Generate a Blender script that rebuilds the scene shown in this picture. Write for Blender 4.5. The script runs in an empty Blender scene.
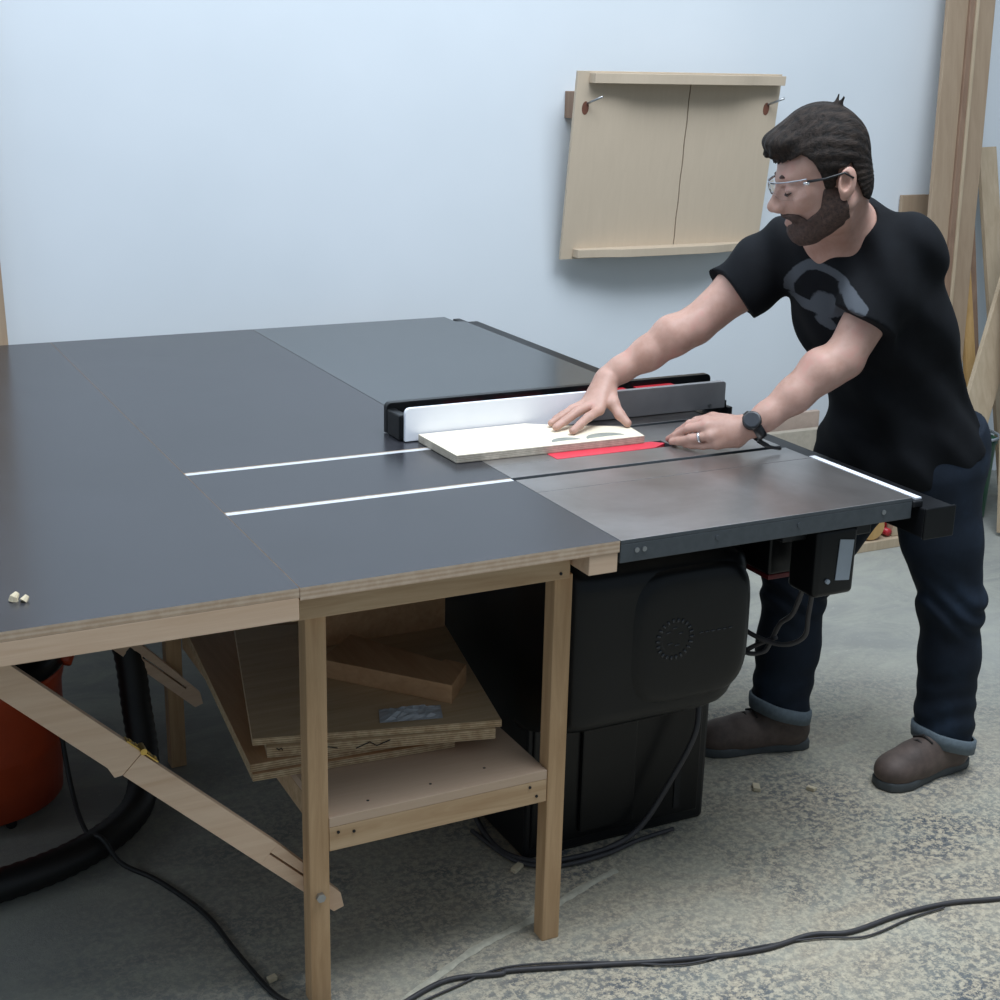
import bpy, bmesh, math, random
import numpy as np
from mathutils import Vector, Matrix
S = bpy.context.scene
COL = S.collection
random.seed(7)

# ---------------------------------------------------------------- camera
cam_d = bpy.data.cameras.new('camera')
cam = bpy.data.objects.new('camera', cam_d); COL.objects.link(cam)
R_ = Vector((0.89288421, -0.44971674, 0.02264148))
D_ = Vector((-0.11405494, -0.27451902, -0.95479358))
F_ = Vector((0.43560218, 0.84993774, -0.29640612))
M3 = Matrix((R_, -D_, -F_)).transposed()
cam.matrix_world = Matrix.Translation((0, 0, 1.6945)) @ M3.to_4x4()
cam_d.sensor_fit = 'HORIZONTAL'; cam_d.sensor_width = 36
cam_d.lens = 36 * 1439.1 / 1000
cam_d.clip_start = 0.05; cam_d.clip_end = 60
S.camera = cam

# ---------------------------------------------------------------- light
w = bpy.data.worlds.new('world'); S.world = w; w.use_nodes = True
bg = w.node_tree.nodes['Background']
bg.inputs[0].default_value = (0.68, 0.84, 1.0, 1); bg.inputs[1].default_value = 0.24
def area(name, loc, size, power, color, target):
    d = bpy.data.lights.new(name, 'AREA'); d.shape = 'RECTANGLE'
    d.size, d.size_y = size; d.energy = power; d.color = color
    o = bpy.data.objects.new(name, d); COL.objects.link(o); o.location = loc
    o.rotation_euler = (Vector(target) - Vector(loc)).to_track_quat('-Z', 'Y').to_euler()
    return o
area('skylight_front', (2.4, 1.7, 4.4), (2.6, 1.6), 120, (0.83, 0.91, 1.0), (1.6, 3.0, 0.3))
area('skylight_rear', (0.6, 2.2, 4.4), (3.4, 1.6), 80, (0.79, 0.885, 1.0), (0.6, 3.2, 0.0))
area('open_doorway', (-3.2, 2.6, 2.4), (2.4, 2.0), 27, (0.74, 0.86, 1.0), (0.5, 4.4, 1.6))
vs = S.view_settings
vs.view_transform = 'Standard'; vs.look = 'None'; vs.gamma = 1; vs.use_curve_mapping = False
vs.exposure = 0.40

# ---------------------------------------------------------------- materials
def lin(h):
    if isinstance(h, str):
        v = [int(h[i:i+2], 16) / 255 for i in (0, 2, 4)]
    else: v = [c / 255 for c in h]
    return tuple(c / 12.92 if c <= .04045 else ((c + .055) / 1.055) ** 2.4 for c in v) + (1,)
class NT:
    def __init__(s, name):
        s.m = bpy.data.materials.new(name); s.m.use_nodes = True
        s.t = s.m.node_tree; s.b = s.t.nodes['Principled BSDF']
        s.co = s.n('ShaderNodeTexCoord').outputs['Object']
    def n(s, typ, **kw):
        nd = s.t.nodes.new(typ)
        for k, v in kw.items(): setattr(nd, k, v)
        return nd
    def l(s, a, b): s.t.links.new(a, b)
    def mapping(s, scale=(1, 1, 1), rot=(0, 0, 0)):
        m = s.n('ShaderNodeMapping'); s.l(s.co, m.inputs[0])
        m.inputs['Scale'].default_value = scale; m.inputs['Rotation'].default_value = rot
        return m.outputs[0]
    def noise(s, scale, detail=4, rough=.6, vec=None, dist=0):
        n = s.n('ShaderNodeTexNoise'); s.l(vec or s.co, n.inputs['Vector'])
        n.inputs['Scale'].default_value = scale; n.inputs['Detail'].default_value = detail
        n.inputs['Roughness'].default_value = rough; n.inputs['Distortion'].default_value = dist
        return n.outputs[0]
    def ramp(s, fac, stops):
        r = s.n('ShaderNodeValToRGB'); s.l(fac, r.inputs[0])
        e = r.color_ramp.elements
        while len(e) < len(stops): e.new(.5)
        for q, (p, c) in zip(e, stops):
            q.position = p; q.color = c if len(c) == 4 else tuple(c) + (1,)
        return r.outputs[0]
    def mix(s, fac, a, b, mode='MIX'):
        m = s.n('ShaderNodeMix', data_type='RGBA', blend_type=mode)
        for v, i in ((fac, 0), (a, 6), (b, 7)):
            if hasattr(v, 'links'): s.l(v, m.inputs[i])
            else: m.inputs[i].default_value = v
        return m.outputs[2]
    def math(s, op, a, b=0.):
        m = s.n('ShaderNodeMath', operation=op)
        for v, i in ((a, 0), (b, 1)):
            if hasattr(v, 'links'): s.l(v, m.inputs[i])
            else: m.inputs[i].default_value = v
        return m.outputs[0]
    def col(s, c):
        if hasattr(c, 'links'): s.l(c, s.b.inputs['Base Color'])
        else: s.b.inputs['Base Color'].default_value = c
    def set(s, **kw):
        for k, v in kw.items():
            k = k.replace('_', ' ')
            if hasattr(v, 'links'): s.l(v, s.b.inputs[k])
            else: s.b.inputs[k].default_value = v
    def bump(s, h, strength=.2, dist=.002):
        b = s.n('ShaderNodeBump'); b.inputs['Strength'].default_value = strength
        b.inputs['Distance'].default_value = dist; s.l(h, b.inputs['Height'])
        s.l(b.outputs[0], s.b.inputs['Normal'])
MAT = {}
def simple(name, c, rough=.5, metal=0., var=.12, nscale=30, bump=.08, spec=.5, coat=0):
    k = NT(name); c = lin(c)
    n = k.noise(nscale, 5)
    dk = tuple(x * (1 - var) for x in c[:3]) + (1,); lt = tuple(min(1, x * (1 + var)) for x in c[:3]) + (1,)
    k.col(k.ramp(n, [(.3, dk), (.7, lt)]))
    k.set(Roughness=rough, Metallic=metal, Specular_IOR_Level=spec, Coat_Weight=coat)
    if bump: k.bump(n, bump, .001)
    MAT[name] = k.m; return k.m
def wood(name, light, dark, axis='x', rough=.6, scale=1., contrast=1.):
    k = NT(name)
    sc = {'x': (2, 30, 30), 'y': (30, 2, 30), 'z': (30, 30, 2)}[axis]
    sc = tuple(v * scale for v in sc)
    v = k.mapping(sc)
    n = k.noise(1.6, 8, .65, v, .6)
    n2 = k.noise(2.2, 3, .5)
    c = k.ramp(n, [(.5 - .22 / contrast, lin(dark)), (.5 + .18 / contrast, lin(light))])
    c = k.mix(k.math('MULTIPLY', n2, .35), c, lin(dark))
    k.col(c); k.set(Roughness=rough, Specular_IOR_Level=.3); k.bump(n, .12, .001)
    MAT[name] = k.m; return k.m
def ply_edge(name, light, dark, pitch=.0045, axis=2):
    k = NT(name)
    sp = k.n('ShaderNodeSeparateXYZ'); k.l(k.co, sp.inputs[0])
    z = sp.outputs[axis]
    wv = k.math('SINE', k.math('MULTIPLY', z, 2 * math.pi / pitch))
    f = k.math('ADD', k.math('MULTIPLY', wv, .2), k.math('MULTIPLY', k.noise(60, 4), .95))
    k.col(k.ramp(f, [(.25, lin(dark)), (.75, lin(light))])); k.set(Roughness=.7)
    MAT[name] = k.m; return k.m

wood('pine', 'd6b894', 'b6936e', 'x', contrast=1.1)
wood('pine_up', 'ceab84', 'ac8862', 'z', contrast=1.1)
wood('pine_pale', 'eccfb3', 'd6b394', 'x')
wood('pine_deep', 'd6aa80', 'bb8d64', 'y')
wood('birch', 'e3d6bb', 'd2c19f', 'x', scale=.7, contrast=.6)
wood('birch_work', 'f0e6d2', 'e2d5ba', 'x', scale=.7, contrast=.6)
wood('old_ply', 'dcc29e', 'c2a27a', 'x', scale=.8)
wood('old_ply_red', 'd0a67e', 'b48a62', 'y', scale=.8)
wood('mdf_pink', 'd2b8a0', 'c4a78d', 'x', scale=3, contrast=.5)
wood('sled_ply', 'cab9a3', 'bead97', 'z', scale=1.2, contrast=.5)
wood('lumber', 'ad9880', '96806a', 'z', scale=.8, contrast=.8)
wood('lumber_red', '9a7f6a', '7c6352', 'z', scale=.8)
wood('lumber_pale', 'c0ad94', 'a9967c', 'z', scale=.8)
wood('lumber_yellow', 'c4a06c', 'a78350', 'z', scale=.8)
ply_edge('ply_edge', 'd8c19c', '9c7a56')
ply_edge('ply_edge_grey', 'cbc1b0', '9c9283', .004)
ply_edge('ply_edge_red', 'd6bfa6', 'bd9f84', .008)

def laminate(name, c1, c2, rough):
    k = NT(name)
    n = k.noise(1.7, 6, .6); n2 = k.noise(40, 4, .6, k.mapping((.4, 3, 1)))
    c = k.ramp(n, [(.35, lin(c1)), (.68, lin(c2))])
    sc = k.ramp(n2, [(.66, (0, 0, 0)), (.8, (1, 1, 1))])
    c = k.mix(k.math('MULTIPLY', sc, .10), c, lin('8d8a86'))
    k.col(c)
    r = k.math('ADD', k.math('MULTIPLY', n, .14), rough - .07)
    k.set(Roughness=r, Specular_IOR_Level=.55)
    k.bump(n2, .04, .0006)
    MAT[name] = k.m
laminate('laminate', '29292d', '343439', .24)
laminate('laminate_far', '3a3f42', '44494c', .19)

# cast iron
k = NT('cast_iron')
n = k.noise(2.2, 6, .65, None, .4); n2 = k.noise(60, 3, .5, k.mapping((.15, 2.5, 1)))
c = k.ramp(n, [(.3, lin('8f8782')), (.5, lin('a9a4a1')), (.7, lin('bdb9b6'))])
c = k.mix(k.math('MULTIPLY', n2, .18), c, lin('8e8986'))
k.col(c); k.set(Metallic=.85, Roughness=k.math('ADD', k.math('MULTIPLY', n, .12), .25)); k.bump(n2, .008, .0004)
MAT['cast_iron'] = k.m
simple('iron_side', '53585c', .5, .3, .1, 60)
simple('black_plastic', '0e0f11', .3, 0, .2, 14, .25, .32)
simple('emblem_glint_black', '34363b', .25, 0, .2, 14, .05, .6)  # lighter than the cover plastic: glints on the embossing put into the colour
simple('black_steel', '141518', .42, .2, .2, 20, .05)
simple('black_matte', '101012', .7, 0, .2, 30, .05)
simple('rubber', '161514', .6, 0, .2, 30, .1)
simple('hose_black', '131212', .5, 0, .2, 30, .1)
simple('white_plastic', 'eef0f6', .35, 0, .02, 10, .0)
simple('grey_face', 'a3a2a4', .4, .15, .06, 20, .03)
simple('aluminium', 'e4e6ea', .3, .35, .05, 60, .03)
simple('steel', 'a9abad', .3, .9, .1, 60, .03)
simple('brass', 'c9a85c', .35, .9, .15, 60, .05)
simple('red_insert', 'd93c4c', .4, 0, .06, 30, .03)
simple('dark_red', '6a1d20', .5, 0, .1, 30, .03)
simple('red_paint', 'b32630', .4, 0, .1, 30, .03)
simple('vac_orange', 'b5431f', .42, 0, .1, 10, .05)
simple('label_grey', 'a7b0ba', .4, 0, .05, 40, 0)
simple('crumpled_paper', 'b7b8ba', .6, 0, .15, 30, .3)
simple('green_plastic', '2f6f55', .45, 0, .1, 10, .05)
simple('pale_blue_plastic', '8fa3b0', .4, 0, .15, 20, .1)
simple('pocket_grey', '8d8f86', .7, 0, .15, 40, .1)
simple('ink', '241f1c', .7, 0, .1, 40, 0)
simple('sawdust_chip', 'd2c3a5', .8, 0, .1, 80, .2)
simple('dust_line', 'bdb8a6', .9, 0, .2, 60, .2)
simple('hole_brown', '6e4434', .8, 0, .2, 30, .1)
simple('beige_board', 'b3a999', .75, 0, .1, 50, .1)
simple('beige_board_pink', 'b9a596', .75, 0, .08, 50, .1)
simple('cord_grey', '3c3a3c', .55, 0, .15, 40, .1)

# painted wall
k = NT('wall_paint')
n = k.noise(.8, 4); n2 = k.noise(160, 3)
c = k.ramp(n, [(.3, lin('d0d6da')), (.7, lin('d9dee2'))])
sp = k.noise(9, 2, .4); dots = k.ramp(sp, [(.80, (0, 0, 0)), (.82, (1, 1, 1))])
c = k.mix(k.math('MULTIPLY', dots, .25), c, lin('b9c0c6'))
k.col(c); k.set(Roughness=.75, Specular_IOR_Level=.25); k.bump(n2, .05, .001)
MAT['wall_paint'] = k.m

# concrete with sawdust
k = NT('concrete')
base = k.ramp(k.noise(1.1, 6, .6), [(.3, lin('82827d')), (.7, lin('9e9e97'))])
fine = k.noise(58, 7, .8)
sp1 = k.ramp(fine, [(.47, (0, 0, 0)), (.53, (1, 1, 1))])
dust_patch = k.noise(2.1, 6, .68, None, .6)
pm = k.ramp(dust_patch, [(.40, (0, 0, 0)), (.60, (1, 1, 1))])
# distance mask: the dusty zone in front of the saw
vm = k.n('ShaderNodeVectorMath', operation='DISTANCE'); k.l(k.co, vm.inputs[0]); vm.inputs[1].default_value = (1.75, 1.75, 0)
zone = k.ramp(k.math('MULTIPLY', vm.outputs['Value'], 1 / 2.2), [(.32, (1, 1, 1)), (.80, (.0, .0, .0))])
dustcol = k.ramp(k.noise(90, 4, .7), [(.3, lin('9a9080')), (.7, lin('cfc1a6'))])
dark = k.ramp(k.noise(140, 4, .7), [(.3, lin('3b4046')), (.7, lin('666a6f'))])
speck = k.mix(sp1, dark, dustcol)
speck2 = k.mix(k.math('MULTIPLY', pm, .62), speck, dustcol)
f = k.math('MULTIPLY', zone, .95)
c = k.mix(f, base, speck2)
haze = k.ramp(k.noise(3.3, 8, .72, k.mapping((1, 1.6, 1), (0, 0, .5)), 1.2), [(.42, (0, 0, 0)), (.62, (1, 1, 1))])
c = k.mix(k.math('MULTIPLY', haze, .38), c, lin('b3b2a2'))
c = k.mix(k.math('MULTIPLY', k.ramp(fine, [(.58, (0, 0, 0)), (.66, (1, 1, 1))]), .35), c, lin('c6c2b4'))
k.col(c); k.set(Roughness=.85, Specular_IOR_Level=.3); k.bump(fine, .35, .004)
MAT['concrete'] = k.m

# ---------------------------------------------------------------- mesh helpers
class MB:
    def __init__(s): s.v = []; s.f = []; s.m = []
    def box(s, x0, x1, y0, y1, z0, z1, side=0, mi=0):
        b = len(s.v)
        s.v += [(x, y, z) for z in (z0, z1) for y in (y0, y1) for x in (x0, x1)]
        for q, sd in (((0, 2, 3, 1), 0), ((4, 5, 7, 6), 0), ((0, 1, 5, 4), 1), ((1, 3, 7, 5), 1), ((3, 2, 6, 7), 1), ((2, 0, 4, 6), 1)):
            s.f.append(tuple(b + i for i in q)); s.m.append(side if sd else mi)
        return s
    def prism(s, pts, d, mi=0, side=None):
        """polygon pts (3D list) extruded by vector d"""
        b = len(s.v); n = len(pts); d = Vector(d)
        s.v += [tuple(p) for p in pts] + [tuple(Vector(p) + d) for p in pts]
        s.f.append(tuple(b + i for i in range(n))[::-1]); s.m.append(mi)
        s.f.append(tuple(b + n + i for i in range(n))); s.m.append(mi)
        for i in range(n):
            j = (i + 1) % n
            s.f.append((b + i, b + j, b + n + j, b + n + i)); s.m.append(mi if side is None else side)
        return s
    def tube(s, pts, r, seg=12, mi=0, cap=True):
        pts = [Vector(p) for p in pts]; rs = r if isinstance(r, (list, tuple)) else [r] * len(pts)
        b = len(s.v); up = Vector((0, 0, 1))
        t0 = (pts[1] - pts[0]).normalized()
        if abs(t0.dot(up)) > .9: up = Vector((1, 0, 0))
        a = t0.cross(up).normalized()
        for i, p in enumerate(pts):
            t = (pts[min(i + 1, len(pts) - 1)] - pts[max(i - 1, 0)]).normalized()
            a = (a - t * a.dot(t)).normalized(); c = t.cross(a)
            for j in range(seg):
                an = 2 * math.pi * j / seg
                s.v.append(tuple(p + (a * math.cos(an) + c * math.sin(an)) * rs[i]))
        for i in range(len(pts) - 1):
            for j in range(seg):
                k_ = (j + 1) % seg
                s.f.append((b + i * seg + j, b + i * seg + k_, b + (i + 1) * seg + k_, b + (i + 1) * seg + j)); s.m.append(mi)
        if cap:
            s.f.append(tuple(b + j for j in range(seg))[::-1]); s.m.append(mi)
            e = b + (len(pts) - 1) * seg
            s.f.append(tuple(e + j for j in range(seg))); s.m.append(mi)
        return s
    def lathe(s, cx, cy, prof, seg=40, mi=0):
        b = len(s.v); n = len(prof)
        for r, z in prof:
            for j in range(seg):
                a = 2 * math.pi * j / seg
                s.v.append((cx + r * math.cos(a), cy + r * math.sin(a), z))
        for i in range(n - 1):
            for j in range(seg):
                k_ = (j + 1) % seg
                s.f.append((b + i * seg + j, b + i * seg + k_, b + (i + 1) * seg + k_, b + (i + 1) * seg + j)); s.m.append(mi)
        s.f.append(tuple(b + j for j in range(seg))[::-1]); s.m.append(mi)
        s.f.append(tuple(b + (n - 1) * seg + j for j in range(seg))); s.m.append(mi)
        return s
    def grid_surface(s, rows, mi=0):
        b = len(s.v); n = len(rows[0])
        for r in rows: s.v += [tuple(p) for p in r]
        for i in range(len(rows) - 1):
            for j in range(n - 1):
                s.f.append((b + i * n + j, b + i * n + j + 1, b + (i + 1) * n + j + 1, b + (i + 1) * n + j)); s.m.append(mi)
        return s
    def build(s, name, mats, parent=None, bevel=0, smooth=False, seg=2, origin=None):
        me = bpy.data.meshes.new(name); me.from_pydata(s.v, [], s.f)
        if not isinstance(mats, (list, tuple)): mats = [mats]
        for m in mats: me.materials.append(MAT[m] if isinstance(m, str) else m)
        me.polygons.foreach_set('material_index', [min(i, len(mats) - 1) for i in s.m])
        bm = bmesh.new(); bm.from_mesh(me); bmesh.ops.recalc_face_normals(bm, faces=bm.faces); bm.to_mesh(me); bm.free()
        o = bpy.data.objects.new(name, me); COL.objects.link(o)
        if smooth:
            me.polygons.foreach_set('use_smooth', [True] * len(me.polygons))
        if bevel:
            md = o.modifiers.new('bevel', 'BEVEL'); md.width = bevel; md.segments = seg; md.limit_method = 'ANGLE'; md.angle_limit = .6
        if parent is not None:
            o.parent = parent
            w_ = Vector(parent.location); q = parent.parent
            while q is not None: w_ += Vector(q.location); q = q.parent
            o.location = -w_
        elif origin:
            for v in me.vertices: v.co -= Vector(origin)
            o.location = origin
        return o
def thing(name, label, cat, loc, group=None):
    o = bpy.data.objects.new(name, None); COL.objects.link(o); o.empty_display_size = .1
    o.location = loc; o['label'] = label; o['category'] = cat
    if group: o['group'] = group
    return o
def tag(o, label, cat, group=None):
    o['label'] = label; o['category'] = cat
    if group: o['group'] = group
    return o
def struct(o): o['kind'] = 'structure'; return o
def spline(pts, n=8):
    P_ = [Vector(p) for p in pts]; P_ = [P_[0] * 2 - P_[1]] + P_ + [P_[-1] * 2 - P_[-2]]
    out = []
    for i in range(1, len(P_) - 2):
        for j in range(n):
            t = j / n; a, b, c, d = P_[i - 1:i + 3]
            out.append(.5 * ((2 * b) + (c - a) * t + (2 * a - 5 * b + 4 * c - d) * t * t + (3 * b - a - 3 * c + d) * t ** 3))
    out.append(P_[-2]); return out

# ---------------------------------------------------------------- setting
def room():
    m = MB(); m.box(-4, 8, -2.5, 4.42, -.1, 0); struct(m.build('floor', 'concrete'))
    m = MB(); m.box(-4, 8, 4.42, 4.55, -.1, 4.5); struct(m.build('wall_back', 'wall_paint'))
room()

T = .86   # table height
# ---------------------------------------------------------------- outfeed table (fixed, with legs and shelf)
def outfeed():
    t = thing('outfeed_table', 'black laminate outfeed table with pine legs and lower shelf, joined to the saw', 'table', (1.0, 2.7, 0))
    m = MB()
    x0, x1 = .7102, 1.3155
    for ya, yb in ((2.088, 2.5), (2.52, 2.786), (2.806, 4.283)): m.box(x0, x1, ya, yb, T - .022, T, 1)
    m.box(x0, x1, 2.5, 2.52, T - .022, T - .008, 0); m.box(x0, x1, 2.786, 2.806, T - .022, T - .008, 0)
    m.build('tabletop', ['laminate', 'ply_edge_red'], t)
    for y in (2.51, 2.796):
        g = MB(); g.box(x0 + .002, x1, y - .0095, y + .0095, T - .008, T - .001)
        o = g.build('miter_track', 'aluminium', t, .001); o['label'] = 'bright aluminium track set in the laminate'
    m = MB(); m.box(x0 + .004, 1.248, 2.146, 2.165, .778, T - .022); m.build('apron', 'pine', t, .0015)
    m = MB(); m.box(x0 + .004, x1 - .01, 3.222, 3.245, .778, T - .022); m.build('apron', 'pine', t, .0015)
    m = MB(); m.box(1.254, x1 - .002, 2.090, 2.17, .800, T - .022); o = m.build('corner_block', 'pine_pale', t, .0015)
    m = MB(); m.box(.748, .786, 2.203, 3.2, .778, T - .022).box(1.228, 1.266, 2.203, 3.2, .778, T - .022).box(.786, 1.228, 2.62, 2.66, .76, T - .022)
    m.build('rail', 'pine_deep', t, .0015)
    for x, y in ((.744, 2.166), (1.228, 2.166), (.744, 3.184), (1.228, 3.184)):
        m = MB(); m.box(x, x + .038, y, y + .037, 0, .778); m.build('leg', 'pine_up', t, .002)
    m = MB(); m.tube([(.763, 2.1655, .228), (.763, 2.158, .228)], .009, 6)
    m.build('bolt', 'steel', t)
    m = MB(); m.box(.783, 1.227, 2.168, 3.2, .362, .381); m.build('shelf', 'mdf_pink', t, .001)
    for a in ((.783, 1.227, 2.168, 2.19, .314, .3615), (.783, .803, 2.19, 3.18, .314, .3615), (1.207, 1.227, 2.19, 3.18, .314, .3615)):
        m = MB(); m.box(*a); m.build('shelf_rail', 'pine', t, .001)
    for x, z in ((.800, .35), (.83, .345), (1.19, .352), (1.205, .33), (1.228, .79)):
        m = MB(); m.tube([(x, 2.1685 if z < .5 else 2.1465, z), (x, 2.166 if z < .5 else 2.144, z)], .003, 8); m.build('screw', 'black_steel', t)
    for x, y in ((.87, 2.2), (1.0, 2.21), (1.12, 2.225)):
        m = MB(); m.tube([(x, y, .380), (x, y, .3815)], .003, 8); m.build('screw', 'black_steel', t)
outfeed()

def leaf():
    t = thing('folding_leaf', 'wide black laminate table leaf with pine apron and hinged diagonal braces', 'table', (.1, 2.7, T - .06))
    x0, x1 = -.75, .7090
    m = MB(); m.box(x0, x1, 2.088, 4.283, T - .016, T, 1); m.build('tabletop', ['laminate', 'ply_edge_red'], t)
    m = MB(); m.box(x0, x1 - .001, 2.088, 2.110, T - .056, T - .016); m.build('apron', 'pine_pale', t, .0015)
    m = MB(); m.box(x0, x1 - .001, 4.26, 4.283, T - .056, T - .016); m.build('apron', 'pine_pale', t, .0015)
    for y in (2.206, 3.163):
        # two-piece brace with slot
        a = Vector((.16, y, .862 - .0)); d = Vector((1, 0, -.98)).normalized(); n_ = Vector((.98, 0, 1)).normalized()
        top = Vector((.235, y, .752)); Lb = (Vector((.79, y, .208)) - top).length
        def q(s_, o_): return top + d * s_ + n_ * o_
        # mid break (hinge) position
        h = .30
        m = MB(); pts = [q(-.035, -.026), q(h - .03, -.027), q(h - .008, -.034), q(h, -.0235), q(h, .026), q(-.085, .026)]
        m.prism([tuple(p) for p in pts], (0, .019, 0)); b1 = m.build('brace', 'pine_pale', t, .001)
        m = MB(); e = Lb + .022; w_ = .0235
        s0, s1 = Lb - .15, Lb - .01
        def band(sa, sb, oa, ob): m.prism([tuple(q(sa, oa)), tuple(q(sb, oa)), tuple(q(sb, ob)), tuple(q(sa, ob))], (0, .019, 0))
        band(h + .001, s0, -w_, w_)
        # chamfered tapering end with slot
        m.prism([tuple(p) for p in (q(s0, .0035), q(s1, .0035), q(s1, .014), q(s1 - .05, .019), q(s0, w_))], (0, .019, 0))
        band(s0, s1, -w_, -.0005)
        m.prism([tuple(p) for p in (q(s1, -w_), q(e + .02, -w_), q(e + .03, -.005), q(e + .005, .012), q(s1, .014))], (0, .019, 0))
        m.build('brace', 'pine_pale', t, .0008)
        m = MB(); hc = q(h, .029)
        m.tube([tuple(hc + Vector((0, -.004, 0))), tuple(hc + Vector((0, .022, 0)))], .006, 10)
        m.prism([tuple(p) for p in (q(h - .035, .0262), q(h + .035, .0262), q(h + .035, .0285), q(h - .035, .0285))], (0, .019, 0))
        for s_ in (-.028, -.014, .014, .028):
            c_ = q(h + s_, .029); m.tube([tuple(c_ + Vector((0, .009, 0))), tuple(c_ + n_ * .002 + Vector((0, .009, 0)))], .0035, 8)
        o = m.build('hinge', 'brass', t); o['label'] = 'small brass hinge on the brace'
leaf()

# ---------------------------------------------------------------- right extension table behind the fence
def extension():
    t = thing('extension_table', 'smooth dark grey laminate extension table behind the rip fence', 'table', (1.66, 3.7, 0))
    m = MB()
    x0, x1, y0, y1 = 1.3175, 2.003, 3.12, 4.283
    m.prism([(x0, y0, T - .022), (x1, y0, T - .022), (x1, y1 - .1, T - .022), (x1 - .03, y1 - .085, T - .022), (x1 - .03, y1, T - .022), (x0, y1, T - .022)], (0, 0, .022))
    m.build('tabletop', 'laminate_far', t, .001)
    for a in ((x0 + .02, x1 - .05, y1 - .05, y1 - .03), (x0 + .02, x1 - .05, y0 + .02, y0 + .04)):
        m = MB(); m.box(*a, T - .09, T - .0225); m.build('apron', 'pine', t, .001)
    for x, y in ((x0 + .02, y1 - .09), (x1 - .09, y1 - .09)):
        m = MB(); m.box(x, x + .04, y, y + .04, 0, T - .09); m.build('leg', 'pine_up', t, .001)
extension()

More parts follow.
